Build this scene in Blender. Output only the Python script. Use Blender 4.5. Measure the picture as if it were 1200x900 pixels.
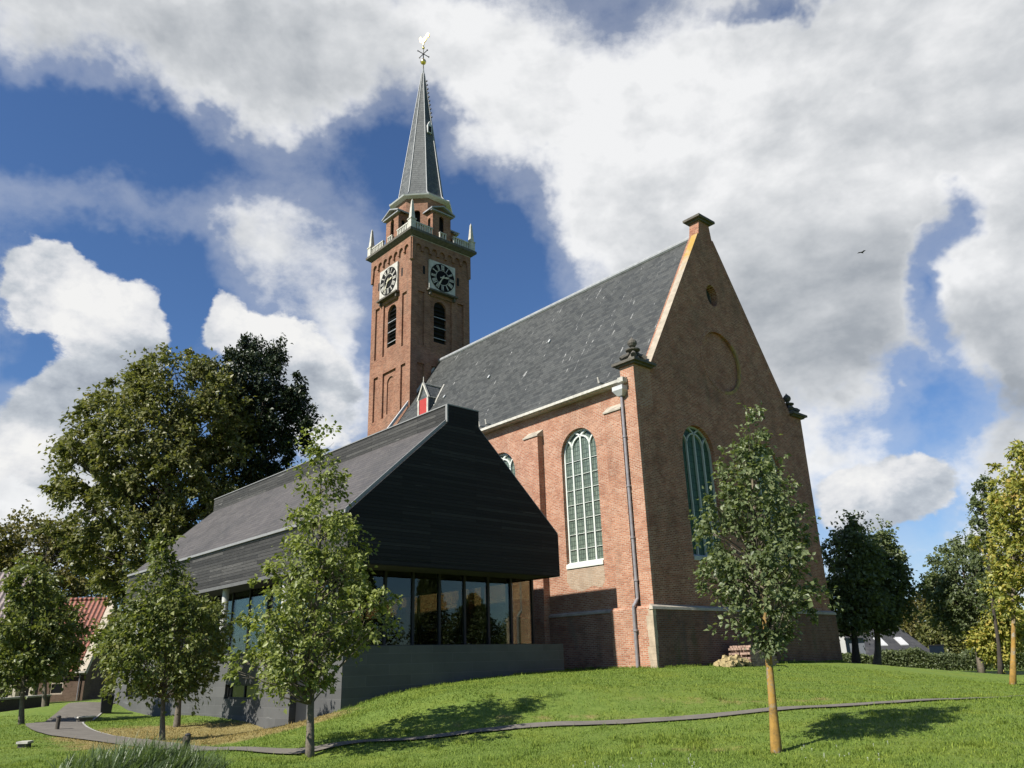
import bpy, bmesh, math, random
import numpy as np
from mathutils import Vector, Matrix
from mathutils.geometry import tessellate_polygon

for o in list(bpy.data.objects):
    bpy.data.objects.remove(o)
SC = bpy.context.scene
COL = SC.collection
rng = np.random.default_rng(7)
random.seed(7)

# ------------------------------------------------------------------ camera
FPX, PITCH, ROLL, EYE = 918.7, 0.34169, -0.0302, 1.6
_R = np.array([1., 0, 0]); FW = np.array([0, math.cos(PITCH), math.sin(PITCH)]); _U = np.array([0, -math.sin(PITCH), math.cos(PITCH)])
RT = math.cos(ROLL) * _R + math.sin(ROLL) * _U
UP = -math.sin(ROLL) * _R + math.cos(ROLL) * _U
cam_d = bpy.data.cameras.new('camera')
cam_d.sensor_width = 36.0
cam_d.lens = FPX / 1200 * 36
cam_d.clip_end = 5000
cam = bpy.data.objects.new('camera', cam_d)
COL.objects.link(cam)
m = Matrix.Identity(4)
for i in range(3):
    m[i][0] = RT[i]; m[i][1] = UP[i]; m[i][2] = -FW[i]
m[2][3] = EYE
cam.matrix_world = m
SC.camera = cam

def view_dir(x, y):
    return FW + RT * (x - 600) / FPX - UP * (y - 450) / FPX
def at_depth(x, y, D):          # survey: point seen in direction (x, y) at a distance D to the north
    d = view_dir(x, y); P = d * D / d[1]; P[2] += EYE
    return P

# ------------------------------------------------------------------ site axes
YAW = 0.73226
G = np.array([math.cos(YAW), math.sin(YAW), 0]); S = np.array([-math.sin(YAW), math.cos(YAW), 0])
CH = np.array([5.067, 29.954, 0.])
AYAW = 0.74092
G2 = np.array([math.cos(AYAW), math.sin(AYAW), 0]); S2 = np.array([-math.sin(AYAW), math.cos(AYAW), 0])
AN = np.array([-5.107, 23.833, 0.])

# ------------------------------------------------------------------ light
SUN_EL = math.radians(43.5)
sd = G - 0.07 * S; sd /= np.linalg.norm(sd)          # horizontal travel of the light
sun_pos = np.array([-sd[0] * math.cos(SUN_EL), -sd[1] * math.cos(SUN_EL), math.sin(SUN_EL)])
sun_l = bpy.data.lights.new('sun', 'SUN')
sun_l.energy = 5.0; sun_l.angle = math.radians(0.5); sun_l.color = (1.0, 0.945, 0.86)
sun = bpy.data.objects.new('sun', sun_l); COL.objects.link(sun)
sun.rotation_euler = Vector(sun_pos).to_track_quat('Z', 'Y').to_euler()
SC.view_settings.view_transform = 'Standard'
SC.view_settings.look = 'None'
SC.view_settings.exposure = 0.84
SC.view_settings.gamma = 1.0
SC.view_settings.use_curve_mapping = False

# ------------------------------------------------------------------ node helper
class NT:
    def __init__(s, tree): s.t = tree; s.n = tree.nodes; s.l = tree.links
    def new(s, typ, **kw):
        nd = s.n.new(typ)
        for k, v in kw.items(): setattr(nd, k, v)
        return nd
    def put(s, sock, v):
        if isinstance(v, bpy.types.NodeSocket): s.l.new(v, sock)
        elif v is not None: sock.default_value = v
    def math(s, op, a, b=None, c=None, clamp=False):
        nd = s.new('ShaderNodeMath', operation=op, use_clamp=clamp)
        s.put(nd.inputs[0], a); s.put(nd.inputs[1], b)
        if c is not None: s.put(nd.inputs[2], c)
        return nd.outputs[0]
    def vmath(s, op, a, b=None, scale=None):
        nd = s.new('ShaderNodeVectorMath', operation=op)
        s.put(nd.inputs[0], a); s.put(nd.inputs[1], b)
        if scale is not None: s.put(nd.inputs['Scale'], scale)
        return nd.outputs['Value'] if op in ('DOT_PRODUCT', 'LENGTH') else nd.outputs[0]
    def noise(s, vec, scale=5, detail=4, rough=0.55, dist=0.0, lac=2.0):
        nd = s.new('ShaderNodeTexNoise'); s.put(nd.inputs['Vector'], vec)
        nd.inputs['Scale'].default_value = scale; nd.inputs['Detail'].default_value = detail
        nd.inputs['Roughness'].default_value = rough; nd.inputs['Distortion'].default_value = dist
        nd.inputs['Lacunarity'].default_value = lac
        return nd.outputs['Fac']
    def ramp(s, fac, stops, interp='LINEAR'):
        nd = s.new('ShaderNodeValToRGB'); s.put(nd.inputs[0], fac)
        cr = nd.color_ramp; cr.interpolation = interp
        while len(cr.elements) < len(stops): cr.elements.new(0.5)
        for e, (p, c) in zip(cr.elements, stops):
            e.position = p; e.color = c if len(c) == 4 else (*c, 1)
        return nd.outputs[0]
    def mix(s, fac, a, b, blend='MIX'):
        nd = s.new('ShaderNodeMix', data_type='RGBA', blend_type=blend)
        s.put(nd.inputs[0], fac)
        for i, v in ((6, a), (7, b)):
            s.put(nd.inputs[i], v if isinstance(v, bpy.types.NodeSocket) else ((*v, 1) if len(v) == 3 else v))
        return nd.outputs[2]
    def sstep(s, x, a, b):
        nd = s.new('ShaderNodeMapRange', interpolation_type='SMOOTHSTEP')
        s.put(nd.inputs[0], x); s.put(nd.inputs[1], a); s.put(nd.inputs[2], b)
        nd.inputs[3].default_value = 0; nd.inputs[4].default_value = 1
        return nd.outputs[0]

# ------------------------------------------------------------------ sky with clouds (a function of direction only)
world = bpy.data.worlds.new('World'); SC.world = world; world.use_nodes = True
W = NT(world.node_tree); W.n.clear()
tc = W.new('ShaderNodeTexCoord')
DIR = W.vmath('NORMALIZE', tc.outputs['Generated'])
sky = W.new('ShaderNodeTexSky', sky_type='NISHITA', sun_disc=False)
sky.sun_elevation = SUN_EL; sky.sun_rotation = math.atan2(sun_pos[0], sun_pos[1])
sky.air_density = 1.0; sky.dust_density = 0.35; sky.ozone_density = 2.6; sky.altitude = 0
SKY_STRENGTH = 0.055

def azel(x, y):
    d = view_dir(x, y); d = d / np.linalg.norm(d)
    return np.array([math.atan2(d[0], d[1]), math.asin(d[2])])

def blob_group(name, blobs, noise_amp, scales, seed, bias=0.0, warp=0.19):
    """density(direction): a broad layout of cloud banks in azimuth / elevation, broken up by fractal noise"""
    gt = bpy.data.node_groups.new(name, 'ShaderNodeTree')
    gt.interface.new_socket('Dir', in_out='INPUT', socket_type='NodeSocketVector')
    gt.interface.new_socket('Density', in_out='OUTPUT', socket_type='NodeSocketFloat')
    n = NT(gt)
    gi = n.new('NodeGroupInput'); go = n.new('NodeGroupOutput')
    d = gi.outputs[0]
    sx = n.new('ShaderNodeSeparateXYZ'); n.put(sx.inputs[0], d)
    az = n.math('ARCTAN2', sx.outputs[0], sx.outputs[1]); el = n.math('ARCSINE', sx.outputs[2])
    cx = n.new('ShaderNodeCombineXYZ'); n.put(cx.inputs[0], az); n.put(cx.inputs[1], el)
    # warp the layout a little so that its outlines are not elliptical
    wn = n.new('ShaderNodeTexNoise'); n.put(wn.inputs['Vector'], d); wn.inputs['Scale'].default_value = 6; wn.inputs['Detail'].default_value = 5; wn.inputs['Roughness'].default_value = .62
    wv = n.vmath('SCALE', n.vmath('SUBTRACT', wn.outputs['Color'], (0.5, 0.5, 0.5)), scale=warp)
    base = n.vmath('ADD', cx.outputs[0], wv)
    acc = None
    for (x, y, rx, ry, w) in blobs:
        c = azel(x, y)
        ra = abs(azel(x + rx, y)[0] - azel(x - rx, y)[0]) / 2
        re = abs(azel(x, y + ry)[1] - azel(x, y - ry)[1]) / 2
        g = n.new('ShaderNodeTexGradient', gradient_type='SPHERICAL'); n.put(g.inputs[0], base); k = 1.75
        g.texture_mapping.scale = (1 / ra / k, 1 / re / k, 0.0); g.texture_mapping.translation = (-c[0] / ra / k, -c[1] / re / k, 0)
        acc = n.math('MULTIPLY_ADD', g.outputs[1], w, bias if acc is None else acc)
    # keep overlapping banks from piling up
    acc = n.math('MINIMUM', acc, 1.15) if acc is not None else bias
    if not scales: n.put(go.inputs[0], acc); return gt
    p = n.vmath('ADD', n.vmath('MULTIPLY', d, (1, 1, 1.5)), (seed, seed * 0.7, seed * 0.3))
    f = None
    for sc, det, rough, amp, dist in scales:
        q = n.math('MULTIPLY', n.math('SUBTRACT', n.noise(p, sc, det, rough, dist), 0.5), amp)
        f = q if f is None else n.math('ADD', f, q)
    out = n.math('MULTIPLY_ADD', f, noise_amp, acc)
    n.put(go.inputs[0], out)
    return gt

soft = [(200, 20, 330, 72, 1.0), (60, 10, 160, 60, .5), (320, 100, 110, 60, .7), (440, 40, 120, 75, .6), (265, 125, 70, 40, .35),
        (270, 250, 130, 48, .66), (345, 320, 95, 85, .68), (150, 235, 70, 30, .3), (410, 410, 45, 70, .7), (395, 490, 60, 60, .6), (40, 235, 75, 30, .45),
        (20, 590, 110, 100, 1.0), (110, 520, 70, 70, .5),
        (740, 120, 180, 120, 1.0), (930, 130, 230, 130, 1.0), (1120, 130, 150, 180, 1.0), (850, 290, 165, 110, 1.0), (1020, 320, 130, 120, .9), (700, 300, 45, 60, .5),
        (600, 85, 80, 70, .62), (570, 210, 40, 30, .5), (590, 140, 60, 45, .45), (1190, 420, 80, 130, 1.0), (930, 430, 90, 110, .9), (1010, 440, 80, 70, .5),
        (1000, 520, 90, 60, .6), (1150, 610, 70, 70, .7), (1010, 660, 120, 60, .6), (1300, 300, 150, 300, 1.0), (-200, 350, 150, 200, .7), (-100, 640, 250, 90, .8), (1350, 650, 200, 120, .7),
        (600, -250, 700, 200, .7), (600, 640, 150, 100, .5),
        (600, 265, 56, 62, -.6), (560, 330, 60, 60, -.5), (1112, 238, 46, 40, -1.45), (1088, 325, 34, 56, -1.25), (1060, 465, 75, 40, -.95), (985, 500, 40, 26, -.4), (1000, 390, 40, 40, -.3), (905, 12, 60, 14, -.62), (1000, 128, 26, 16, -.5),
        (1010, 130, 25, 16, -.35), (1080, 600, 34, 60, -.5), (100, 170, 150, 45, -.75), (215, 330, 45, 70, -.7), (480, 170, 50, 60, -.35), (15, 420, 40, 30, -.6), (545, 130, 30, 40, -.35), (235, 120, 22, 18, -.35), (120, 270, 90, 25, -.4)]
crisp = [(35, 325, 55, 40, 1.0), (100, 345, 62, 38, 1.0), (160, 395, 36, 40, .95), (85, 425, 100, 55, .85), (20, 540, 110, 75, .75), (90, 500, 70, 50, .5),
         (255, 372, 24, 26, .95), (300, 395, 52, 32, 1.0), (355, 430, 52, 50, .9), (390, 500, 55, 55, .7),
         (1045, 568, 62, 30, .95), (995, 592, 48, 36, .9), (1082, 552, 34, 32, .8), (1020, 600, 60, 40, .6),
         (218, 350, 22, 70, -.7), (10, 430, 34, 26, -.8)]
def relief(name, scales, seed):
    """cheap noise-only density used to light the clouds"""
    return blob_group(name, [], 1.0, scales, seed)
rA = relief('relief_soft', ((4.0, 6, .56, .95, .1),), 3.1); rB = relief('relief_crisp', ((8.0, 7, .6, 1.25, .1),), 11.7)
gA = blob_group('cloud_soft', soft, 1.0, ((4.0, 8, .6, .80, .3), (13.0, 8, .66, .85, .15)), 3.1)
gB = blob_group('cloud_crisp', crisp, 1.0, ((9.0, 8, .6, 1.0, .1), (22.0, 7, .62, .95, 0.)), 11.7, warp=0.07)
def call(gt, vec):
    nd = W.new('ShaderNodeGroup'); nd.node_tree = gt; W.put(nd.inputs[0], vec); return nd.outputs[0]
sunv = Vector(sun_pos)
off = np.array([-0.62, -0.1, 0.78]) * 0.04
DIR2 = W.vmath('NORMALIZE', W.vmath('ADD', DIR, tuple(off)))
A1 = call(gA, DIR); B1 = call(gB, DIR)
rA1, rA2, rB1, rB2 = call(rA, DIR), call(rA, DIR2), call(rB, DIR), call(rB, DIR2)
aA = W.math('MAXIMUM', W.sstep(A1, 0.20, 0.98), W.math('MULTIPLY', W.sstep(A1, -0.18, 0.55), 0.30))
aB = W.sstep(B1, 0.44, 0.66)
greys = [(190, 25, 240, 50, -.20), (900, 350, 150, 80, -.20), (1190, 450, 65, 85, -.42), (965, 440, 70, 60, -.16), (720, 140, 130, 90, .26), (560, 60, 50, 50, .12), (600, 90, 70, 70, .06), (980, 100, 130, 70, .08), (690, 290, 50, 60, .16), (1130, 300, 45, 45, .28),
         (30, 600, 110, 60, .1), (390, 450, 60, 90, .12), (300, 250, 90, 40, .08), (1040, 605, 80, 24, -.10), (60, 460, 80, 40, -.30), (140, 440, 50, 40, -.22), (30, 390, 40, 30, -.16), (340, 470, 60, 40, -.25), (60, 325, 100, 45, .28), (290, 390, 60, 35, .28), (1040, 560, 70, 30, .30), (20, 560, 60, 50, .12)]
tone = call(blob_group('cloud_tone', greys, 0.0, (), 0), DIR)
thick = W.sstep(A1, 0.70, 1.40)
shA = W.math('MULTIPLY_ADD', W.math('SUBTRACT', rA1, rA2), 1.6, 0.90)
shA = W.math('ADD', W.math('SUBTRACT', shA, W.math('MULTIPLY', thick, 0.16)), tone, clamp=True)
colA = W.ramp(shA, [(0.0, (.21, .235, .265)), (.45, (.39, .42, .455)), (.75, (.66, .68, .70)), (1.0, (.92, .925, .93))])
colA = W.mix(W.sstep(aA, .05, .75), (.74, .77, .80), colA)
shB = W.math('ADD', W.math('MULTIPLY_ADD', W.math('SUBTRACT', rB1, rB2), 2.0, 0.58), tone, clamp=True)
colB = W.ramp(shB, [(0.0, (.36, .40, .46)), (.4, (.54, .58, .63)), (.7, (.78, .79, .81)), (1.0, (.93, .925, .91))])
inv = 0.553 / SKY_STRENGTH
skyc = W.mix(1.0, sky.outputs[0], (.70, .92, 1.20), 'MULTIPLY')
c1 = W.mix(W.math('MULTIPLY', aA, 0.97), skyc, W.vmath('SCALE', colA, scale=inv))
c2 = W.mix(W.math('MULTIPLY', aB, 0.97), c1, W.vmath('SCALE', colB, scale=inv))
bg = W.new('ShaderNodeBackground'); W.put(bg.inputs[0], c2); bg.inputs[1].default_value = SKY_STRENGTH
wo = W.new('ShaderNodeOutputWorld'); W.l.new(bg.outputs[0], wo.inputs[0])
world.cycles.sampling_method = 'MANUAL'; world.cycles.sample_map_resolution = 512

# ------------------------------------------------------------------ materials
MATS = {}
def mat(name):
    mt = bpy.data.materials.new(name); mt.use_nodes = True
    n = NT(mt.node_tree); b = n.n['Principled BSDF']
    MATS[name] = mt
    return n, b
def plain(name, col, rough=.6, metal=0., var=.15, scale=6, bump=0.0, spec=.4):
    n, b = mat(name)
    t = n.new('ShaderNodeTexCoord')
    f = n.noise(t.outputs['Object'], scale, 6, .62)
    lo = tuple(c * (1 - var) for c in col); hi = tuple(min(1, c * (1 + var)) for c in col)
    n.put(b.inputs['Base Color'], n.ramp(f, [(.3, lo), (.7, hi)]))
    b.inputs['Roughness'].default_value = rough; b.inputs['Metallic'].default_value = metal
    b.inputs['Specular IOR Level'].default_value = spec
    if bump:
        bp = n.new('ShaderNodeBump'); bp.inputs['Strength'].default_value = bump; bp.inputs['Distance'].default_value = .02
        n.put(bp.inputs['Height'], n.noise(t.outputs['Object'], scale * 6, 4, .6)); n.put(b.inputs['Normal'], bp.outputs[0])
    return MATS[name]

def brick(name, cols, mortar, bw=.215, rh=.068, ms=.010, stain=(.12, .10, .08), stain_amt=.5, green=0.0, bump=.5):
    n, b = mat(name)
    t = n.new('ShaderNodeTexCoord'); ob = t.outputs['Object']
    sx = n.new('ShaderNodeSeparateXYZ'); n.put(sx.inputs[0], ob)
    cx = n.new('ShaderNodeCombineXYZ'); n.put(cx.inputs[0], n.math('SUBTRACT', sx.outputs[0], sx.outputs[1])); n.put(cx.inputs[1], sx.outputs[2])
    bt = n.new('ShaderNodeTexBrick'); n.put(bt.inputs['Vector'], cx.outputs[0])
    bt.inputs['Scale'].default_value = 1; bt.inputs['Brick Width'].default_value = bw; bt.inputs['Row Height'].default_value = rh
    bt.inputs['Mortar Size'].default_value = ms; bt.inputs['Mortar Smooth'].default_value = .2; bt.inputs['Bias'].default_value = 0
    bt.inputs['Color1'].default_value = (0, 0, 0, 1); bt.inputs['Color2'].default_value = (1, 1, 1, 1); bt.inputs['Mortar'].default_value = (.5, .5, .5, 1)
    cell = n.math('FRACT', n.math('ADD', bt.outputs['Color'], n.math('MULTIPLY', n.noise(ob, 11, 2), .6)))
    bc = n.ramp(cell, [(i / (len(cols) - 1), c) for i, c in enumerate(cols)])
    big = n.noise(ob, .45, 5, .6)
    bc = n.mix(n.sstep(big, .38, .72), bc, n.mix(1, bc, (.72, .70, .70), 'MULTIPLY'))
    mo = n.mix(n.sstep(n.noise(ob, 1.6, 4), .4, .65), mortar, tuple(c * .55 for c in mortar))
    c = n.mix(bt.outputs['Fac'], bc, mo)
    mp = n.new('ShaderNodeMapping'); n.put(mp.inputs[0], ob); mp.inputs['Scale'].default_value = (1.3, 1.3, .35)
    st = n.math('MULTIPLY', n.sstep(n.noise(mp.outputs[0], .9, 7, .65, .4), .52, .74), stain_amt)
    c = n.mix(st, c, stain)
    salt = n.math('MULTIPLY', n.math('MULTIPLY', n.sstep(n.noise(ob, .55, 4, .6), .45, .68), n.sstep(n.noise(ob, 3.2, 7, .72), .50, .72)), .42)
    c = n.mix(salt, c, tuple(v * 1.25 for v in mortar))
    if green:
        gm = n.math('MULTIPLY', n.sstep(n.noise(mp.outputs[0], 1.3, 6, .65), .5, .7), green)
        c = n.mix(gm, c, (.07, .085, .045))
    n.put(b.inputs['Base Color'], c); b.inputs['Roughness'].default_value = .9; b.inputs['Specular IOR Level'].default_value = .2
    bp = n.new('ShaderNodeBump'); bp.inputs['Strength'].default_value = bump; bp.inputs['Distance'].default_value = .012; bp.invert = True
    n.put(bp.inputs['Height'], n.math('ADD', bt.outputs['Fac'], n.math('MULTIPLY', n.noise(ob, 60, 3), .5))); n.put(b.inputs['Normal'], bp.outputs[0])
    return MATS[name]

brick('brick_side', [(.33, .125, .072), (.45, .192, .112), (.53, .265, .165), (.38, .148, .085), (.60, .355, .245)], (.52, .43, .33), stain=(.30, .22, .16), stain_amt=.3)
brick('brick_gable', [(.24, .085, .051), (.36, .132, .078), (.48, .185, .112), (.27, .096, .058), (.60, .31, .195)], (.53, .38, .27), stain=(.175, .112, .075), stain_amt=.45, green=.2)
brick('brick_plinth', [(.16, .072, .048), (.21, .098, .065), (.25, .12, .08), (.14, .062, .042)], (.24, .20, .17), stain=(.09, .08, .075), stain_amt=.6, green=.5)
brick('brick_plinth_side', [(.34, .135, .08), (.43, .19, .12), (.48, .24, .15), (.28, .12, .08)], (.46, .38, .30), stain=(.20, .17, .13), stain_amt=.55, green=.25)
brick('brick_tower', [(.24, .096, .055), (.33, .142, .084), (.40, .19, .115), (.19, .075, .045)], (.33, .26, .195), stain=(.17, .12, .09), stain_amt=.55)
brick('brick_patch', [(.40, .28, .19), (.46, .34, .24), (.50, .39, .29)], (.48, .41, .32), stain=(.30, .25, .19), stain_amt=.5)
brick('brick_house', [(.12, .075, .05), (.16, .10, .07), (.19, .12, .085)], (.17, .14, .11), stain=(.07, .06, .05), stain_amt=.4)

def slate(name, cols, w, h, axis, streak=.5):
    """courses run along local y (axis 'y') or x; height measured along z"""
    n, b = mat(name)
    t = n.new('ShaderNodeTexCoord'); ob = t.outputs['Object']
    sx = n.new('ShaderNodeSeparateXYZ'); n.put(sx.inputs[0], ob)
    cx = n.new('ShaderNodeCombineXYZ')
    n.put(cx.inputs[0], sx.outputs[1] if axis == 'y' else (sx.outputs[0] if axis == 'x' else n.math('SUBTRACT', sx.outputs[0], sx.outputs[1]))); n.put(cx.inputs[1], sx.outputs[2])
    bt = n.new('ShaderNodeTexBrick'); n.put(bt.inputs['Vector'], cx.outputs[0])
    bt.inputs['Scale'].default_value = 1; bt.inputs['Brick Width'].default_value = w; bt.inputs['Row Height'].default_value = h
    bt.inputs['Mortar Size'].default_value = .008; bt.inputs['Mortar Smooth'].default_value = .4
    bt.inputs['Color1'].default_value = (0, 0, 0, 1); bt.inputs['Color2'].default_value = (1, 1, 1, 1); bt.inputs['Mortar'].default_value = (0, 0, 0, 1)
    cell = n.math('FRACT', n.math('ADD', bt.outputs['Color'], n.math('MULTIPLY', n.noise(ob, 7, 2), .5)))
    c = n.ramp(cell, [(i / (len(cols) - 1), k) for i, k in enumerate(cols)])
    c = n.mix(n.math('MULTIPLY', bt.outputs['Fac'], .8), c, tuple(v * .35 for v in cols[0]))
    c = n.mix(n.sstep(n.noise(ob, .35, 6, .65), .35, .7), c, n.mix(1, c, (.74, .76, .76), 'MULTIPLY'))
    if streak:
        mp = n.new('ShaderNodeMapping'); n.put(mp.inputs[0], ob); mp.inputs['Scale'].default_value = (.5, 5.5, .45) if axis == 'y' else (5.5, .5, .45)
        s1 = n.sstep(n.noise(mp.outputs[0], 1.0, 5, .6), .60, .70)
        s2 = n.sstep(n.noise(ob, 2.3, 3, .6), .5, .62)
        c = n.mix(n.math('MULTIPLY', n.math('MULTIPLY', s1, s2), streak), c, (.52, .52, .50))
    n.put(b.inputs['Base Color'], c)
    n.put(b.inputs['Roughness'], n.math('MULTIPLY_ADD', cell, .25, .5))
    b.inputs['Specular IOR Level'].default_value = .35
    bp = n.new('ShaderNodeBump'); bp.inputs['Strength'].default_value = .6; bp.inputs['Distance'].default_value = .02
    saw = n.math('FRACT', n.math('DIVIDE', sx.outputs[2], h))
    n.put(bp.inputs['Height'], n.math('ADD', n.math('MULTIPLY', saw, -.8), n.math('MULTIPLY', cell, .5))); n.put(b.inputs['Normal'], bp.outputs[0])
    return MATS[name]
slate('slate_nave', [(.040, .043, .042), (.058, .062, .060), (.078, .082, .078), (.048, .051, .050)], .32, .16, 'y', .85)
slate('slate_spire', [(.085, .092, .094), (.12, .128, .13), (.155, .163, .163)], .28, .2, 'd', .3)
slate('slate_annex', [(.088, .080, .076), (.098, .089, .085), (.107, .098, .093)], .4, .15, 'y', 0)
slate('slate_house', [(.045, .045, .047), (.058, .058, .06), (.07, .07, .07)], .4, .22, 'x', 0)

def timber():
    n, b = mat('charred_timber')
    t = n.new('ShaderNodeTexCoord'); ob = t.outputs['Object']
    sx = n.new('ShaderNodeSeparateXYZ'); n.put(sx.inputs[0], ob)
    cx = n.new('ShaderNodeCombineXYZ'); n.put(cx.inputs[0], n.math('SUBTRACT', sx.outputs[0], sx.outputs[1])); n.put(cx.inputs[1], sx.outputs[2])
    bt = n.new('ShaderNodeTexBrick'); n.put(bt.inputs['Vector'], cx.outputs[0])
    bt.offset = .37; bt.inputs['Scale'].default_value = 1; bt.inputs['Brick Width'].default_value = 3.1; bt.inputs['Row Height'].default_value = .115
    bt.inputs['Mortar Size'].default_value = .007
    bt.inputs['Color1'].default_value = (0, 0, 0, 1); bt.inputs['Color2'].default_value = (1, 1, 1, 1); bt.inputs['Mortar'].default_value = (0, 0, 0, 1)
    cell = n.math('FRACT', n.math('MULTIPLY', bt.outputs['Color'], 3.7))
    mp = n.new('ShaderNodeMapping'); n.put(mp.inputs[0], ob); mp.inputs['Scale'].default_value = (1.2, 1.2, 26)
    gr = n.noise(mp.outputs[0], 2.2, 6, .65)
    c = n.ramp(cell, [(0, (.012, .0122, .013)), (.7, (.019, .019, .020)), (1, (.030, .030, .030))])
    c = n.mix(n.sstep(gr, .45, .75), c, n.mix(1, c, (1.6, 1.6, 1.55), 'MULTIPLY'))
    side0 = None
    mp2 = n.new('ShaderNodeMapping'); n.put(mp2.inputs[0], ob); mp2.inputs['Scale'].default_value = (.22, .22, 3.5)
    w = n.sstep(n.noise(mp2.outputs[0], 2.0, 5, .6), .62, .70)
    # weathered streaks; boards of the long sides also coloured lighter to imitate sunlight
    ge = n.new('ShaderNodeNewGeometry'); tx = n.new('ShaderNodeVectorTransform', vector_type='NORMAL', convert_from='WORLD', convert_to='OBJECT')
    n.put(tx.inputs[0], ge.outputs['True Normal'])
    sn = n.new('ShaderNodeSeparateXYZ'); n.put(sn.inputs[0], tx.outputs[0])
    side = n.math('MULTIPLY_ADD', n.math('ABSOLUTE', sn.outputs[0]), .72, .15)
    sunlit_lift = n.math('MULTIPLY', n.math('ABSOLUTE', sn.outputs[0]), n.math('MULTIPLY_ADD', cell, .5, .25))
    c = n.mix(sunlit_lift, c, n.ramp(gr, [(.3, (.05, .05, .048)), (.7, (.16, .155, .145))]))
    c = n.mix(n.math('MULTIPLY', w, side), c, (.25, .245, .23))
    c = n.mix(bt.outputs['Fac'], c, (.004, .004, .004))
    n.put(b.inputs['Base Color'], c); b.inputs['Roughness'].default_value = .75; b.inputs['Specular IOR Level'].default_value = .2
    bp = n.new('ShaderNodeBump'); bp.inputs['Strength'].default_value = .7; bp.inputs['Distance'].default_value = .012
    n.put(bp.inputs['Height'], n.math('SUBTRACT', n.math('MULTIPLY', gr, .6), bt.outputs['Fac'])); n.put(b.inputs['Normal'], bp.outputs[0])
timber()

def blockwork():
    n, b = mat('grey_blockwork')
    t = n.new('ShaderNodeTexCoord'); ob = t.outputs['Object']
    sx = n.new('ShaderNodeSeparateXYZ'); n.put(sx.inputs[0], ob)
    cx = n.new('ShaderNodeCombineXYZ'); n.put(cx.inputs[0], n.math('SUBTRACT', sx.outputs[0], sx.outputs[1])); n.put(cx.inputs[1], n.math('ADD', sx.outputs[2], .13))
    bt = n.new('ShaderNodeTexBrick'); n.put(bt.inputs['Vector'], cx.outputs[0])
    bt.inputs['Scale'].default_value = 1; bt.inputs['Brick Width'].default_value = 1.6; bt.inputs['Row Height'].default_value = .30
    bt.inputs['Mortar Size'].default_value = .006
    bt.inputs['Color1'].default_value = (.082, .084, .083, 1); bt.inputs['Color2'].default_value = (.104, .106, .104, 1); bt.inputs['Mortar'].default_value = (.14, .14, .138, 1)
    c = n.mix(n.sstep(n.noise(ob, .9, 6, .65), .35, .7), bt.outputs['Color'], n.mix(1, bt.outputs['Color'], (.8, .8, .8), 'MULTIPLY'))
    mp = n.new('ShaderNodeMapping'); n.put(mp.inputs[0], ob); mp.inputs['Scale'].default_value = (.35, .35, 3.3); mp.inputs['Location'].default_value = (3, 1, .4)
    ef = n.math('MULTIPLY', n.sstep(n.noise(mp.outputs[0], 1.5, 6, .7), .6, .72), n.sstep(sx.outputs[2], 1.0, .0))
    c = n.mix(n.math('MULTIPLY', ef, .5), c, (.32, .33, .33))
    n.put(b.inputs['Base Color'], c); b.inputs['Roughness'].default_value = .8
    bp = n.new('ShaderNodeBump'); bp.inputs['Strength'].default_value = .35; bp.inputs['Distance'].default_value = .01
    n.put(bp.inputs['Height'], n.math('SUBTRACT', n.noise(ob, 40, 4), bt.outputs['Fac'])); n.put(b.inputs['Normal'], bp.outputs[0])
blockwork()

plain('stone', (.40, .36, .29), .85, var=.3, scale=3, bump=.3)
plain('stone_dark', (.11, .10, .082), .85, var=.35, scale=5, bump=.4)
plain('quoin_stone', (.46, .37, .27), .85, var=.25, scale=3, bump=.3)
plain('white_paint', (.72, .73, .70), .5, var=.08)
plain('white_stone', (.54, .52, .46), .75, var=.3, scale=5)
plain('clock_plate', (.52, .50, .45), .7, var=.3, scale=4)
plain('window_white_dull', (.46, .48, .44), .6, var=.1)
plain('window_white', (.70, .74, .68), .5, var=.06)
plain('lead', (.33, .34, .35), .5, var=.2, scale=4)
plain('lead_light', (.55, .56, .56), .45, var=.15)
plain('zinc_pipe', (.34, .32, .33), .45, .3, var=.2)
plain('black_paint', (.018, .02, .022), .5)
plain('clock_black', (.012, .012, .013), .8, var=.2, spec=.08)
plain('clock_gold', (.60, .56, .42), .5, var=.1)
plain('dark_opening', (.008, .008, .009), .9)
plain('louvre', (.016, .016, .016), .8, spec=.1)
plain('gold', (.85, .62, .22), .28, 1.0, var=.05)
plain('iron', (.03, .03, .032), .5)
plain('red_paint', (.46, .055, .045), .5, var=.1)
plain('column_white', (.58, .58, .55), .5, var=.08)
plain('drip_grey', (.13, .13, .125), .6)
plain('aluminium', (.27, .27, .265), .5, .0, var=.1)
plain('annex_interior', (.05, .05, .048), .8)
plain('annex_floor', (.16, .14, .12), .5)
plain('curtain', (.30, .42, .36), .8, var=.15)
plain('asphalt', (.16, .145, .122), .9, var=.18, scale=3, bump=.5)
plain('concrete', (.42, .41, .38), .85, var=.2, scale=4, bump=.3)
plain('house_trim', (.46, .40, .31), .7, var=.25)
plain('render_white', (.74, .74, .71), .8, var=.05)
plain('render_grey', (.20, .22, .25), .8, var=.08)
plain('pale_rubble', (.40, .32, .16), .9, var=.35, scale=9, bump=.4)
plain('old_brick', (.38, .26, .20), .9, var=.5, scale=9, bump=.4)
plain('bin_black', (.012, .013, .014), .45)
plain('wood_post', (.10, .085, .065), .85, var=.3)
plain('sign_blue', (.012, .022, .035), .9, spec=.1)
plain('bark_dark', (.055, .045, .036), .95, var=.3, scale=8, bump=.6)
plain('bark_grey', (.17, .145, .11), .95, var=.35, scale=14, bump=.5)
plain('bird_dark', (.02, .02, .022), .8)
plain('wall_dark', (.06, .055, .05), .9, var=.3)

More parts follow.
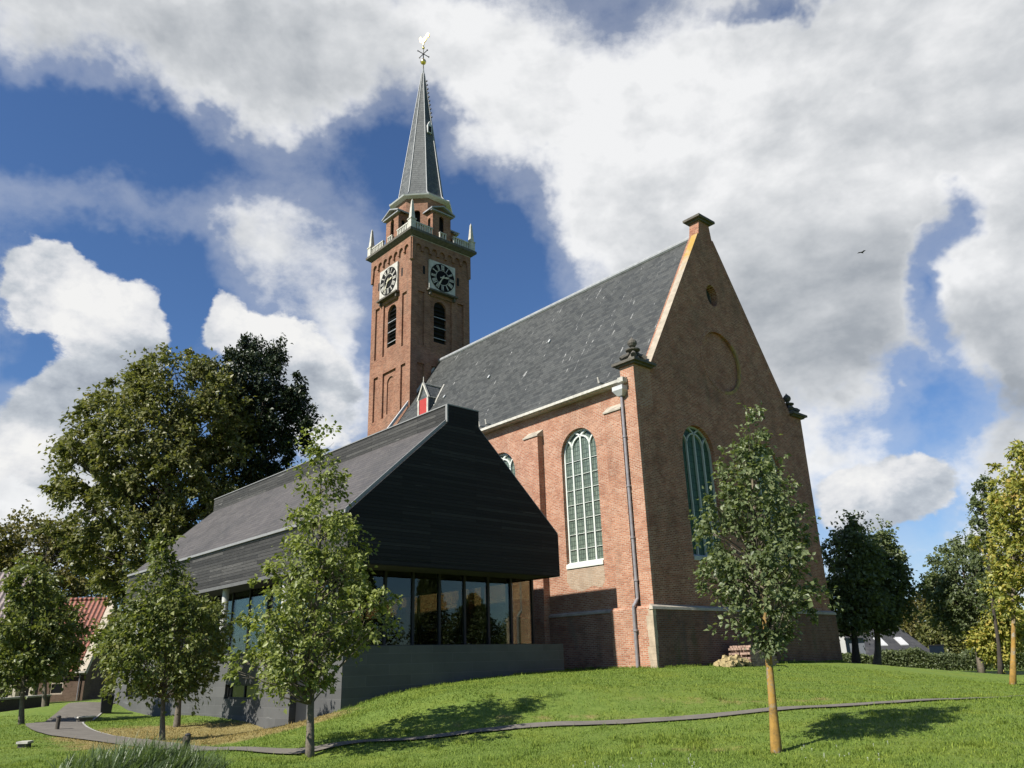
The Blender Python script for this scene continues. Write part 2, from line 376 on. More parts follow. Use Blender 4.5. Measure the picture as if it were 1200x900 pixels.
def lichen_stone():
    n, b = mat('coping_lichen'); t = n.new('ShaderNodeTexCoord'); ob = t.outputs['Object']
    sx = n.new('ShaderNodeSeparateXYZ'); n.put(sx.inputs[0], ob)
    f = n.math('ADD', n.sstep(sx.outputs[2], 15.0, 19.6), n.math('SUBTRACT', n.noise(ob, 3, 5), .5))
    c = n.ramp(n.noise(ob, 4, 6, .65), [(.3, (.30, .26, .20)), (.7, (.48, .41, .32))])
    n.put(b.inputs['Base Color'], n.mix(n.sstep(f, .5, 1.1), c, (.42, .26, .05))); b.inputs['Roughness'].default_value = .9
lichen_stone()
def yellow_ring():  # mottled yellow-brown, used on the lower right arc of the roundel
    n, b = mat('moulding_yellow'); t = n.new('ShaderNodeTexCoord'); ob = t.outputs['Object']
    n.put(b.inputs['Base Color'], n.ramp(n.noise(ob, 5, 6, .7), [(.35, (.20, .14, .08)), (.6, (.42, .27, .08)), (.75, (.48, .38, .22))])); b.inputs['Roughness'].default_value = .9
yellow_ring()
def lichen_bark():
    n, b = mat('bark_yellow'); t = n.new('ShaderNodeTexCoord'); ob = t.outputs['Object']
    f = n.math('MULTIPLY_ADD', n.noise(ob, 2.2, 4, .6), .7, n.math('MULTIPLY', n.noise(ob, 22, 5, .7, .5), .3))
    c = n.ramp(f, [(.34, (.09, .07, .045)), (.42, (.25, .15, .035)), (.52, (.40, .23, .045)), (.58, (.28, .20, .09)), (.66, (.36, .33, .27))])
    sx = n.new('ShaderNodeSeparateXYZ'); n.put(sx.inputs[0], ob)
    c = n.mix(n.sstep(n.noise(ob, 3.1, 6, .7, .6), .53, .60), c, n.ramp(n.noise(ob, 17, 4), [(.35, (.16, .13, .09)), (.65, (.36, .33, .26))]))
    up = n.sstep(n.math('MULTIPLY_ADD', n.noise(ob, 5, 4), .8, sx.outputs[2]), 2.3, 3.2)
    c = n.mix(up, c, n.ramp(n.noise(ob, 14, 5), [(.3, (.11, .09, .06)), (.7, (.24, .20, .14))]))
    n.put(b.inputs['Base Color'], c); b.inputs['Roughness'].default_value = .95
    bp = n.new('ShaderNodeBump'); bp.inputs['Strength'].default_value = .5; bp.inputs['Distance'].default_value = .01; n.put(bp.inputs['Height'], f); n.put(b.inputs['Normal'], bp.outputs[0])
lichen_bark()
def pantile(name, a, c2):
    n, b = mat(name); t = n.new('ShaderNodeTexCoord'); ob = t.outputs['Object']
    sx = n.new('ShaderNodeSeparateXYZ'); n.put(sx.inputs[0], ob)
    wv = n.math('SINE', n.math('MULTIPLY', sx.outputs[0], 2 * math.pi / .42))
    rw = n.math('FRACT', n.math('DIVIDE', sx.outputs[2], .36))
    c = n.ramp(n.noise(ob, 5, 4, .7), [(.3, a), (.7, c2)])
    c = n.mix(n.sstep(wv, -.2, -.9), c, tuple(v * .3 for v in a)); c = n.mix(n.sstep(rw, .12, .0), c, tuple(v * .4 for v in a))
    n.put(b.inputs['Base Color'], c); b.inputs['Roughness'].default_value = .75
    bp = n.new('ShaderNodeBump'); bp.inputs['Strength'].default_value = 1; bp.inputs['Distance'].default_value = .06; n.put(bp.inputs['Height'], wv); n.put(b.inputs['Normal'], bp.outputs[0])
pantile('red_pantile', (.24, .075, .05), (.38, .14, .085))
pantile('grey_pantile', (.20, .16, .16), (.34, .27, .26))

def leaded(name, a, c2, lead, vscale):
    n, b = mat(name); t = n.new('ShaderNodeTexCoord'); ob = t.outputs['Object']
    sx = n.new('ShaderNodeSeparateXYZ'); n.put(sx.inputs[0], ob)
    cx = n.new('ShaderNodeCombineXYZ'); n.put(cx.inputs[0], n.math('SUBTRACT', sx.outputs[0], sx.outputs[1])); n.put(cx.inputs[1], sx.outputs[2])
    bt = n.new('ShaderNodeTexBrick'); n.put(bt.inputs['Vector'], cx.outputs[0]); bt.offset = 0
    bt.inputs['Scale'].default_value = 1; bt.inputs['Brick Width'].default_value = .125; bt.inputs['Row Height'].default_value = .19 * vscale
    bt.inputs['Mortar Size'].default_value = .016
    bt.inputs['Color1'].default_value = (*a, 1); bt.inputs['Color2'].default_value = (*c2, 1); bt.inputs['Mortar'].default_value = (*lead, 1)
    n.put(b.inputs['Base Color'], n.mix(.35, bt.outputs['Color'], n.ramp(n.noise(ob, 8, 3), [(.35, a), (.65, c2)])))
    b.inputs['Roughness'].default_value = .3; b.inputs['Specular IOR Level'].default_value = .3
    bp = n.new('ShaderNodeBump'); bp.inputs['Strength'].default_value = .25; bp.inputs['Distance'].default_value = .02
    n.put(bp.inputs['Height'], n.noise(cx.outputs[0], 9, 2)); n.put(b.inputs['Normal'], bp.outputs[0])
leaded('leaded_glass', (.10, .14, .115), (.20, .25, .20), (.025, .03, .028), 1)
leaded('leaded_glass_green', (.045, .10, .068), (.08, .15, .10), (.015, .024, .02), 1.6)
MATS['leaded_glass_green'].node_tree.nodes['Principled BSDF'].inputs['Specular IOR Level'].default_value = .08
def clear_glass():
    n, b = mat('annex_glass')
    gl = n.new('ShaderNodeBsdfGlossy'); gl.inputs['Roughness'].default_value = .015; gl.inputs['Color'].default_value = (.9, .95, 1, 1)
    tr = n.new('ShaderNodeBsdfTransparent'); tr.inputs['Color'].default_value = (.66, .68, .56, 1)
    fr = n.new('ShaderNodeFresnel'); fr.inputs['IOR'].default_value = 1.45
    mx = n.new('ShaderNodeMixShader'); n.put(mx.inputs[0], n.math('MULTIPLY_ADD', fr.outputs[0], .75, .015))
    n.l.new(tr.outputs[0], mx.inputs[1]); n.l.new(gl.outputs[0], mx.inputs[2])
    n.l.new(mx.outputs[0], n.n['Material Output'].inputs[0])
clear_glass()
def dark_pane():
    n, b = mat('window_pane'); b.inputs['Base Color'].default_value = (.015, .017, .018, 1); b.inputs['Roughness'].default_value = .08
dark_pane()

def leafmat(name, stops, trans=.35, rough=.42):
    n, b = mat(name)
    ge = n.new('ShaderNodeNewGeometry')
    t = n.new('ShaderNodeTexCoord')
    f = n.math('ADD', n.math('MULTIPLY', ge.outputs['Random Per Island'], .7), n.math('MULTIPLY', n.noise(t.outputs['Object'], .8, 3), .5))
    c = n.ramp(n.math('SUBTRACT', f, .1), stops)
    n.put(b.inputs['Base Color'], c); b.inputs['Roughness'].default_value = rough; b.inputs['Specular IOR Level'].default_value = .3
    tl = n.new('ShaderNodeBsdfTranslucent'); n.put(tl.inputs[0], n.mix(1, c, (1.25, 1.3, .6), 'MULTIPLY'))
    mx = n.new('ShaderNodeMixShader'); mx.inputs[0].default_value = trans
    n.l.new(b.outputs[0], mx.inputs[1]); n.l.new(tl.outputs[0], mx.inputs[2]); n.l.new(mx.outputs[0], n.n['Material Output'].inputs[0])
leafmat('leaf_sapling', [(0, (.085, .11, .026)), (.5, (.16, .19, .05)), (.85, (.26, .29, .09)), (1, (.36, .34, .12))])
leafmat('leaf_grey_green', [(0, (.065, .09, .04)), (.5, (.115, .145, .062)), (.8, (.18, .21, .10)), (1, (.30, .30, .15))])
leafmat('leaf_chestnut', [(0, (.075, .085, .028)), (.45, (.125, .135, .048)), (.8, (.18, .18, .07)), (1, (.23, .165, .07))])
leafmat('leaf_maple', [(0, (.06, .08, .022)), (.5, (.115, .14, .038)), (.85, (.19, .205, .06)), (1, (.26, .21, .07))])
leafmat('leaf_pine', [(0, (.014, .024, .013)), (.6, (.026, .04, .019)), (1, (.06, .068, .03))], .1)
leafmat('leaf_olive', [(0, (.07, .068, .02)), (.5, (.115, .11, .034)), (.8, (.155, .135, .045)), (1, (.20, .145, .055))])
leafmat('leaf_dark', [(0, (.07, .095, .045)), (.6, (.12, .15, .07)), (1, (.21, .24, .115))], .4)
leafmat('leaf_yellow', [(0, (.12, .15, .035)), (.45, (.23, .245, .055)), (.8, (.37, .32, .075)), (1, (.42, .22, .07))])
leafmat('leaf_far', [(0, (.06, .07, .024)), (.5, (.10, .11, .034)), (1, (.16, .15, .05))], .25)
leafmat('reed_leaf', [(0, (.05, .085, .03)), (.5, (.11, .16, .07)), (.85, (.20, .26, .12)), (1, (.30, .26, .12))], .3)

def grass_nodes(name, blades):
    n, b = mat(name)
    t = n.new('ShaderNodeTexCoord'); ob = t.outputs['Object']
    sx = n.new('ShaderNodeSeparateXYZ'); n.put(sx.inputs[0], ob)
    flat = n.new('ShaderNodeCombineXYZ'); n.put(flat.inputs[0], sx.outputs[0]); n.put(flat.inputs[1], sx.outputs[1])
    P = flat.outputs[0]
    f1 = n.noise(P, .55, 6, .65); f2 = n.noise(P, 5.5, 5, .7); f3 = n.noise(P, 34, 4, .7)
    c = n.ramp(n.math('ADD', n.math('MULTIPLY', f2, .55), n.math('MULTIPLY', f3, .45)), [(.28, (.092, .158, .023)), (.5, (.158, .235, .040)), (.72, (.24, .315, .070))])
    c = n.mix(n.math('MULTIPLY', n.sstep(f1, .42, .68), .5), c, n.mix(1, c, (1.35, 1.12, .85), 'MULTIPLY'))
    def patch(x, y, rx, ry, rot=0):
        mp = n.new('ShaderNodeMapping', vector_type='TEXTURE'); n.put(mp.inputs[0], P)
        mp.inputs['Location'].default_value = (x, y, 0); mp.inputs['Scale'].default_value = (rx, ry, 1); mp.inputs['Rotation'].default_value = (0, 0, rot)
        return n.math('EXPONENT', n.math('MULTIPLY', n.vmath('DOT_PRODUCT', mp.outputs[0], mp.outputs[0]), -1.0))
    dry = None
    for a in DRY:
        q = n.math('MULTIPLY', patch(*a[:5]), a[5]); dry = q if dry is None else n.math('ADD', dry, q)
    dn = n.math('ADD', dry, n.math('MULTIPLY', n.math('SUBTRACT', n.noise(P, 1.7, 6, .7), .5), 1.5))
    dm = n.sstep(dn, .42, .85)
    c = n.mix(n.math('MULTIPLY', dm, .9), c, n.ramp(f2, [(.3, (.24, .18, .065)), (.7, (.42, .34, .15))]))
    sp = n.math('MULTIPLY', n.sstep(n.noise(P, 3.1, 5, .75), .60, .72), .55)
    c = n.mix(sp, c, (.30, .26, .105))
    if blades:
        ge = n.new('ShaderNodeNewGeometry')
        c = n.mix(1, c, n.ramp(ge.outputs['Random Per Island'], [(0, (.75, .8, .7)), (.7, (1.25, 1.2, 1.1)), (1, (1.7, 1.5, 1.5))]), 'MULTIPLY')
    n.put(b.inputs['Base Color'], c); b.inputs['Roughness'].default_value = .75; b.inputs['Specular IOR Level'].default_value = .2
    if not blades:
        bp = n.new('ShaderNodeBump'); bp.inputs['Strength'].default_value = .8; bp.inputs['Distance'].default_value = .06
        n.put(bp.inputs['Height'], n.math('ADD', f3, f2)); n.put(b.inputs['Normal'], bp.outputs[0])
    else:
        tl = n.new('ShaderNodeBsdfTranslucent'); n.put(tl.inputs[0], c)
        mx = n.new('ShaderNodeMixShader'); mx.inputs[0].default_value = .35
        n.l.new(b.outputs[0], mx.inputs[1]); n.l.new(tl.outputs[0], mx.inputs[2]); n.l.new(mx.outputs[0], n.n['Material Output'].inputs[0])
def _dry(x, y, D, rx, ry, rot, w): q = at_depth(x, y, D); return (q[0], q[1], rx, ry, rot, w)
DRY = [_dry(228, 857, 25.5, 2.8, 2.8, 0, 2.0), _dry(285, 859, 21.8, 2.0, 2.4, 0, 1.9), _dry(235, 866, 21.5, 2.6, 1.6, 0, 1.6), _dry(160, 864, 23, 1.8, 1.2, 0, 1.3), _dry(640, 843, 18.4, 5.5, .4, .12, .5), _dry(880, 823, 20.2, 5, .7, .1, .6), _dry(470, 895, 13.2, 1.7, .6, 0, .95), _dry(790, 893, 12.4, 1.3, .35, 0, .75), _dry(820, 868, 15.2, 1.2, .45, 0, .6), _dry(120, 895, 14, 2.4, .8, 0, .3), _dry(1000, 893, 12.2, 1.2, .3, 0, .5), _dry(75, 878, 20, 2, .8, 0, .25)]
grass_nodes('lawn', False)
grass_nodes('grass_blade', True)

# ------------------------------------------------------------------ mesh builder
class MB:
    def __init__(s): s.v = []; s.f = []; s.m = []
    def add(s, vs, fs, mi=0):
        k = len(s.v); s.v += [tuple(map(float, p)) for p in vs]
        s.f += [tuple(i + k for i in f) for f in fs]; s.m += [mi] * len(fs)
        return s
    def box(s, x0, x1, y0, y1, z0, z1, mi=0):
        v = [(x, y, z) for z in (z0, z1) for y in (y0, y1) for x in (x0, x1)]
        return s.add(v, [(0, 2, 3, 1), (4, 5, 7, 6), (0, 1, 5, 4), (2, 6, 7, 3), (0, 4, 6, 2), (1, 3, 7, 5)], mi)
    def plate(s, fr, outer, holes=(), c0=0., c1=.1, mi=0):
        O, X, Y, N = [np.array(q, float) for q in fr]
        loops = [list(outer)] + [list(h) for h in holes]
        flat = [p for l in loops for p in l]
        tris = tessellate_polygon([[Vector((p[0], p[1], 0)) for p in l] for l in loops])
        n = len(flat)
        P0 = [O + X * p[0] + Y * p[1] + N * c0 for p in flat]; P1 = [O + X * p[0] + Y * p[1] + N * c1 for p in flat]
        fs = [tuple(t) for t in tris] + [tuple(i + n for i in t) for t in tris]
        k = 0
        for l in loops:
            L = len(l)
            for i in range(L): fs.append((k + i, k + (i + 1) % L, k + (i + 1) % L + n, k + i + n))
            k += L
        return s.add(P0 + P1, fs, mi)
    def hexa(s, pts, mi=0):     # 8 points: bottom ring 4, top ring 4
        return s.add(pts, [(0, 3, 2, 1), (4, 5, 6, 7), (0, 1, 5, 4), (1, 2, 6, 5), (2, 3, 7, 6), (3, 0, 4, 7)], mi)
    def tube(s, pts, rad, n=8, mi=0, cap=True):
        pts = [np.array(p, float) for p in pts]
        if not hasattr(rad, '__len__'): rad = [rad] * len(pts)
        vs = []; ref = None
        for i, p in enumerate(pts):
            t = pts[min(i + 1, len(pts) - 1)] - pts[max(i - 1, 0)]; t /= (np.linalg.norm(t) + 1e-9)
            if ref is None: ref = np.array([1., 0, 0]) if abs(t[0]) < .8 else np.array([0, 1., 0])
            a = np.cross(t, ref); a /= (np.linalg.norm(a) + 1e-9); b = np.cross(t, a); ref = -b if False else ref
            for k in range(n):
                an = 2 * math.pi * k / n
                vs.append(p + (a * math.cos(an) + b * math.sin(an)) * rad[i])
        fs = []
        for i in range(len(pts) - 1):
            for k in range(n):
                fs.append((i * n + k, i * n + (k + 1) % n, (i + 1) * n + (k + 1) % n, (i + 1) * n + k))
        if cap: fs += [tuple(range(n)), tuple(range((len(pts) - 1) * n, len(pts) * n))]
        return s.add(vs, fs, mi)
    def lathe(s, c, prof, n=16, mi=0, rot=0.):
        vs = [(c[0] + r * math.cos(rot + 2 * math.pi * k / n), c[1] + r * math.sin(rot + 2 * math.pi * k / n), c[2] + z) for r, z in prof for k in range(n)]
        fs = [(i * n + k, i * n + (k + 1) % n, (i + 1) * n + (k + 1) % n, (i + 1) * n + k) for i in range(len(prof) - 1) for k in range(n)]
        fs += [tuple(range(n))[::-1], tuple(range((len(prof) - 1) * n, len(prof) * n))]
        return s.add(vs, fs, mi)
    def bar(s, a, b, w, h, mi=0, up=(0, 0, 1)):
        a = np.array(a, float); b = np.array(b, float); t = b - a; t /= np.linalg.norm(t)
        u = np.array(up, float); x = np.cross(t, u); x /= np.linalg.norm(x); y = np.cross(x, t)
        vs = [p + x * sx * w / 2 + y * sy * h / 2 for p in (a, b) for sx, sy in ((-1, -1), (1, -1), (1, 1), (-1, 1))]
        return s.hexa(vs, mi)
    def build(s, name, mats, parent=None, z0=0., smooth=False, off=(0, 0, 0)):
        me = bpy.data.meshes.new(name)
        me.from_pydata([(v[0] - off[0], v[1] - off[1], v[2] - z0 - off[2]) for v in s.v], [], s.f)
        mats = mats if isinstance(mats, (list, tuple)) else [mats]
        for q in mats: me.materials.append(MATS[q])
        me.polygons.foreach_set('material_index', s.m)
        bm = bmesh.new(); bm.from_mesh(me); bmesh.ops.recalc_face_normals(bm, faces=bm.faces); bm.to_mesh(me); bm.free()
        if smooth: me.polygons.foreach_set('use_smooth', [True] * len(me.polygons))
        o = bpy.data.objects.new(name, me); COL.objects.link(o)
        if parent is not None: o.parent = parent
        return o
def tag(o, label=None, cat=None, group=None, kind=None):
    for k, v in (('label', label), ('category', cat), ('group', group), ('kind', kind)):
        if v: o[k] = v
    return o
def thing(name, label, cat, loc, rz=0., group=None):
    o = bpy.data.objects.new(name, None); COL.objects.link(o)
    o.location = loc; o.rotation_euler = (0, 0, rz); o.empty_display_size = .3
    return tag(o, label, cat, group)
def arch(cx, w, z0, zs, r=None, n=14):
    """outline of a round-arched opening, counter-clockwise"""
    r = w / 2 if r is None else r
    p = [(cx - w / 2, z0), (cx + w / 2, z0)]
    return p + [(cx + w / 2 * math.cos(a), zs + r * math.sin(a)) for a in np.linspace(0, math.pi, n)]
def rect(a, b, c, d): return [(a, c), (b, c), (b, d), (a, d)]

def albedo(name, k):
    """scale a material's base colour as a whole"""
    n = NT(MATS[name].node_tree); b = n.n.get('Principled BSDF'); so = b.inputs['Base Color']
    if so.is_linked:
        src = so.links[0].from_socket; n.put(so, n.mix(1.0, src, (k, k, k), 'MULTIPLY'))
    else: so.default_value = tuple(c * k for c in so.default_value[:3]) + (1,)
for _k in MATS: albedo(_k, .80 if _k in ('lawn', 'grass_blade') else 1.0 if _k.startswith('leaf') else .75 if _k != 'gold' else 1.0)

# ------------------------------------------------------------------ ground
def W2(O, a, b, u, v): P = O + a * u + b * v; return P[0], P[1]
CTRL = []
def cp(x, y, z): CTRL.append((x, y, z))
def cpx(x, y, D): P = at_depth(x, y, D); cp(*P)
for a in ((0, 0), (-6, 1), (6, 1), (0, 6), (6, 8), (-6, 8), (12, 2), (-14, 2), (14, 10)): cp(*a, 0)
cpx(910, 882, 14.7); cpx(363, 888, 16.0); cp(0, 11.5, .0); cp(4, 11.5, .0); cp(-4, 11.5, .0); cp(8, 13, .05); cpx(1200, 880, 13.2)
for a in ((300, 880, 16.6), (400, 872, 16.5), (567, 857, 17.5), (700, 848.5, 18.0), (908, 832, 18.6), (1075, 822, 19.4), (1200, 818, 21.5)): cpx(*a)
for a in ((700, 841, 18.6), (700, 812, 20.2), (700, 801, 22.4), (700, 790, 26.4), (800, 830, 19.4), (800, 811, 21.0), (800, 800, 23.6), (908, 823, 20.0), (908, 811, 22.0), (908, 798, 25.4), (1075, 812, 23.5), (1075, 797, 29), (1075, 783, 40),
          (1190, 803, 32), (1190, 792, 42), (1190, 785, 54), (567, 850, 18.0), (567, 814, 19.7), (567, 804, 21.8), (480, 859, 17.7), (480, 829, 19.3), (480, 819, 21.2), (420, 866, 17.2), (420, 845, 19.0), (420, 834, 21.2)): cpx(*a)
for u, v, z in ((0, -.1, .48), (1.44, -.05, .76), (2.98, 0, .95), (5.02, 0, 1.11), (6.91, 0, 1.2), (9.0, -.1, 1.23), (-.1, 3.7, -.3), (-.1, 2.2, -.2), (-.1, 5.3, -.08), (-.1, 7.9, .06), (-.1, 14.87, -.05), (-.1, 18.33, .14), (4, 22.5, .5), (9, 20.5, .9), (9, 8, 1.2)):
    cp(*W2(AN, G2, S2, u, v), z)
for u, v, z in ((0, -.2, 1.28), (3, -.3, 1.29), (6.5, -.3, 1.28), (10, -.3, 1.25), (13, -.2, 1.2), (13.3, 8, 1.1), (13.5, 20, .8), (6, 10, 1.2), (-.3, 8, 1.2), (0, 20, 1.0), (6, 30, .6)):
    cp(*W2(CH, G, S, u, v), z)
for a in ((190, 868, 21.5), (124, 866, 22.5), (50, 848, 27), (107, 824, 37), (25, 878, 20), (0, 895, 18), (25, 851, 31), (52, 831, 40), (240, 880, 18), (170, 899, 13.5), (207, 852, 27.5), (15, 836, 45), (-60, 900, 17)): cpx(*a)
for x, y, z in ((-38, 66, -.4), (-60, 66, -.5), (-25, 60, .2), (-10, 70, .4), (10, 75, .3), (30, 60, .2), (45, 50, .1), (60, 70, -.2), (45, 30, .1), (30, 25, .25), (30, 12, .05), (-40, 20, -.5), (-40, 40, -.5), (-70, 45, -.6), (70, 20, 0), (-30, 5, -.2), (0, 100, 0), (50, 100, -.3), (-60, 100, -.5)): cp(x, y, z)
CT = np.array(CTRL)
def _rbf(d): return np.sqrt(d * d + .6) - .7
_D = np.hypot(CT[:, None, 0] - CT[None, :, 0], CT[:, None, 1] - CT[None, :, 1])
_n = len(CT); _A = np.zeros((_n + 1, _n + 1)); _A[:_n, :_n] = _rbf(_D) - np.eye(_n) * .03; _A[:_n, _n] = 1; _A[_n, :_n] = 1
_w = np.linalg.solve(_A, np.concatenate([CT[:, 2], [0]]))
def height(x, y):
    x = np.asarray(x, float); y = np.asarray(y, float); sh = x.shape
    xf, yf = x.ravel(), y.ravel(); out = np.empty(len(xf))
    for i in range(0, len(xf), 20000):
        d = np.hypot(xf[i:i + 20000, None] - CT[None, :, 0], yf[i:i + 20000, None] - CT[None, :, 1])
        out[i:i + 20000] = _rbf(d) @ _w[:_n] + _w[_n]
    out += .005 * np.sin(xf * 2.1 + 1.3 * np.sin(yf * 1.7)) * np.sin(yf * 2.6 + xf * .7) + .003 * np.sin(xf * 5.1 + yf * 3.3) * np.sin(yf * 4.7 - xf * 2.2)
    r = np.hypot(xf, yf - 35); k = np.clip((r - 75) / 60, 0, 1)
    return (out * (1 - k) + -.3 * k).reshape(sh)
def hz(x, y): return float(height(np.array([x]), np.array([y]))[0])

def axis(a, b, c, d, st, far):
    core = np.arange(b, c + st / 2, st)
    k = np.geomspace(1, far, 26)
    return np.concatenate([(b - (k - 1) * 1.0 - st)[::-1], core, c + (k - 1) * 1.0 + st])
gx = axis(0, -46, 46, 0, .25, 1800); gy = axis(0, 3, 62, 0, .2, 1800)
GX, GY = np.meshgrid(gx, gy); GZ = height(GX, GY)
nx, ny = len(gx), len(gy)
me = bpy.data.meshes.new('ground')
idx = np.arange(nx * ny).reshape(ny, nx)
quads = np.stack([idx[:-1, :-1], idx[:-1, 1:], idx[1:, 1:], idx[1:, :-1]], -1).reshape(-1, 4)
me.from_pydata(np.stack([GX, GY, GZ], -1).reshape(-1, 3).tolist(), [], quads.tolist())
me.polygons.foreach_set('use_smooth', [True] * len(me.polygons))
me.materials.append(MATS['lawn'])
ground = bpy.data.objects.new('ground', me); COL.objects.link(ground); tag(ground, kind='structure')

# asphalt path: foot of the bank, then round the far end of the annex
def catmull(P, n=14):
    P = [np.array(p, float) for p in P]; P = [2 * P[0] - P[1]] + P + [2 * P[-1] - P[-2]]; out = []
    for i in range(1, len(P) - 2):
        for t in np.linspace(0, 1, n, endpoint=False):
            a, b, c, d = P[i - 1:i + 3]
            out.append(.5 * (2 * b + (c - a) * t + (2 * a - 5 * b + 4 * c - d) * t * t + (3 * b - a - 3 * c + d) * t ** 3))
    out.append(P[-2]); return np.array(out)
pp = [at_depth(*a)[:2] for a in ((1260, 816, 24.5), (1180, 817, 21.6), (1075, 822, 19.4), (908, 832, 18.6), (700, 848.5, 18.0), (567, 857, 17.5), (400, 872, 16.5), (300, 880, 16.6), (235, 876, 18.2), (150, 869, 21.3), (75, 858, 25), (64, 846, 28), (84, 833, 33), (110, 823, 38), (150, 812, 46))]
wd = [.06, .08, .30, .40, .38, .30, .32, .42, .5, .95, 1.45, 1.6, 1.6, 1.6, 1.6]
PL = catmull(pp); WD = catmull([(w, 0) for w in wd])[:, 0]
def ribbon(name, lo, hi, lift, material, parent=None):
    tg = np.gradient(PL, axis=0); tg /= np.linalg.norm(tg, axis=1)[:, None]; nr = np.stack([-tg[:, 1], tg[:, 0]], 1)
    K = 6; vs = []; fs = []
    i0 = 0 if name == 'path' else 14 * 9
    i1 = len(PL) if name == 'path' else 14 * 13
    for i in range(i0, i1):
        for k in range(K + 1):
            q = PL[i] + nr[i] * (lo(WD[i]) + (hi(WD[i]) - lo(WD[i])) * k / K); vs.append((q[0], q[1]))
    vs = np.array(vs); z = height(vs[:, 0], vs[:, 1]) + lift
    for i in range(i1 - i0 - 1):
        for k in range(K): a = i * (K + 1) + k; fs.append((a, a + 1, a + K + 2, a + K + 1))
    mb = MB(); mb.add(np.column_stack([vs, z]), fs); o = mb.build(name, material, parent, smooth=True); return o
tag(ribbon('path', lambda w: -w / 2, lambda w: w / 2, .034, 'asphalt'), kind='structure')
tag(ribbon('path_edging', lambda w: -w / 2 - .07, lambda w: -w / 2 - .005, .028, 'concrete'), kind='structure')

# ------------------------------------------------------------------ church
CB = 1.2
church = thing('church', 'brick village church with slate nave roof, tall gable end and clock tower with a spire', 'church', (CH[0], CH[1], CB), YAW)
def cpart(mb, name, mats, parent=None, smooth=False): return mb.build(name, mats, parent or church, CB, smooth)
FS = ((0, 0, 0), (0, 1, 0), (0, 0, 1), (-1, 0, 0))        # side wall plane: a = along nave, b = up
FG = ((0, 0, 0), (1, 0, 0), (0, 0, 1), (0, -1, 0))        # gable plane
WV = [3.47, 8.57, 13.67, 18.77]; SW, SZ0, SZS = 2.06, 5.35, 10.02
side_holes = [arch(v, SW, SZ0, SZS) for v in WV]
mb = MB(); mb.plate(FS, rect(.6, 22.1, .4, 12.35), side_holes, -.55, 0.); mb.box(12.45, 13.0, .6, 22.1, .4, 12.35); mb.box(0, 13, 21.6, 22.06, .4, 12.35)
cpart(mb, 'nave_wall', 'brick_side')
# brick arches over the side windows: a slightly proud ring
for v in WV:
    ring_o = [(v + (SW / 2 + .36) * math.cos(a), SZS + (SW / 2 + .36) * math.sin(a)) for a in np.linspace(0, math.pi, 18)]
    ring_i = [(v + (SW / 2) * math.cos(a), SZS + (SW / 2) * math.sin(a)) for a in np.linspace(math.pi, 0, 18)]
    cpart(MB().plate(FS, ring_o + ring_i, [], -.05, .012), 'window_arch', 'brick_side')
# gable wall
GX0, GX1 = 3.74, 9.12; GW, GZ0, GZS = 2.26, 5.40, 9.86; AC = 6.32
gab = [(0, .4), (13, .4), (13, 12.95), (11.95, 12.95), (6.84, 21.18), (6.74, 21.95), (5.92, 21.95), (5.76, 21.18), (.95, 13.0), (0, 12.95)]
oc = [(6.26 + .46 * math.cos(a), 17.93 + .56 * math.sin(a)) for a in np.linspace(0, 2 * math.pi, 20, endpoint=False)]
rd = [(6.32 + 1.50 * math.cos(a), 14.55 + 1.50 * math.sin(a)) for a in np.linspace(0, 2 * math.pi, 36, endpoint=False)]
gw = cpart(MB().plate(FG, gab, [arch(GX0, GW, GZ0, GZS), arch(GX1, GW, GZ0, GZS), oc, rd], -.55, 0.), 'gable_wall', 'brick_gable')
mb = MB(); mb.plate(FG, [(6.32 + 1.52 * math.cos(a), 14.55 + 1.52 * math.sin(a)) for a in np.linspace(0, 2 * math.pi, 36, endpoint=False)], [], -.5, -.13)
cpart(mb, 'blind_roundel', 'brick_gable', gw)
mb = MB()
for a0, a1 in ((-.5 * math.pi, .25 * math.pi), (.25 * math.pi, 1.5 * math.pi)):
    an = np.linspace(a0, a1, 22)
    mb.plate(FG, [(6.32 + 1.60 * math.cos(a), 14.55 + 1.60 * math.sin(a)) for a in an] + [(6.32 + 1.46 * math.cos(a), 14.55 + 1.46 * math.sin(a)) for a in an[::-1]], [], -.1, .015, 0 if a0 < 0 and a1 < 1 else 1)
cpart(mb, 'roundel_moulding', ['moulding_yellow', 'brick_gable'], gw)
mb = MB(); mb.plate(FG, [(6.26 + .50 * math.cos(a), 17.93 + .60 * math.sin(a)) for a in np.linspace(0, 2 * math.pi, 20, endpoint=False)], [], -.6, -.5); cpart(mb, 'oculus_pane', 'dark_opening', gw)
for cx in (GX0, GX1):
    an = np.linspace(0, math.pi, 18)
    cpart(MB().plate(FG, [(cx + (GW / 2 + .34) * math.cos(a), GZS + (GW / 2 + .34) * math.sin(a)) for a in an] + [(cx + GW / 2 * math.cos(a), GZS + GW / 2 * math.sin(a)) for a in an[::-1]], [], -.05, .012), 'window_arch', 'brick_gable')
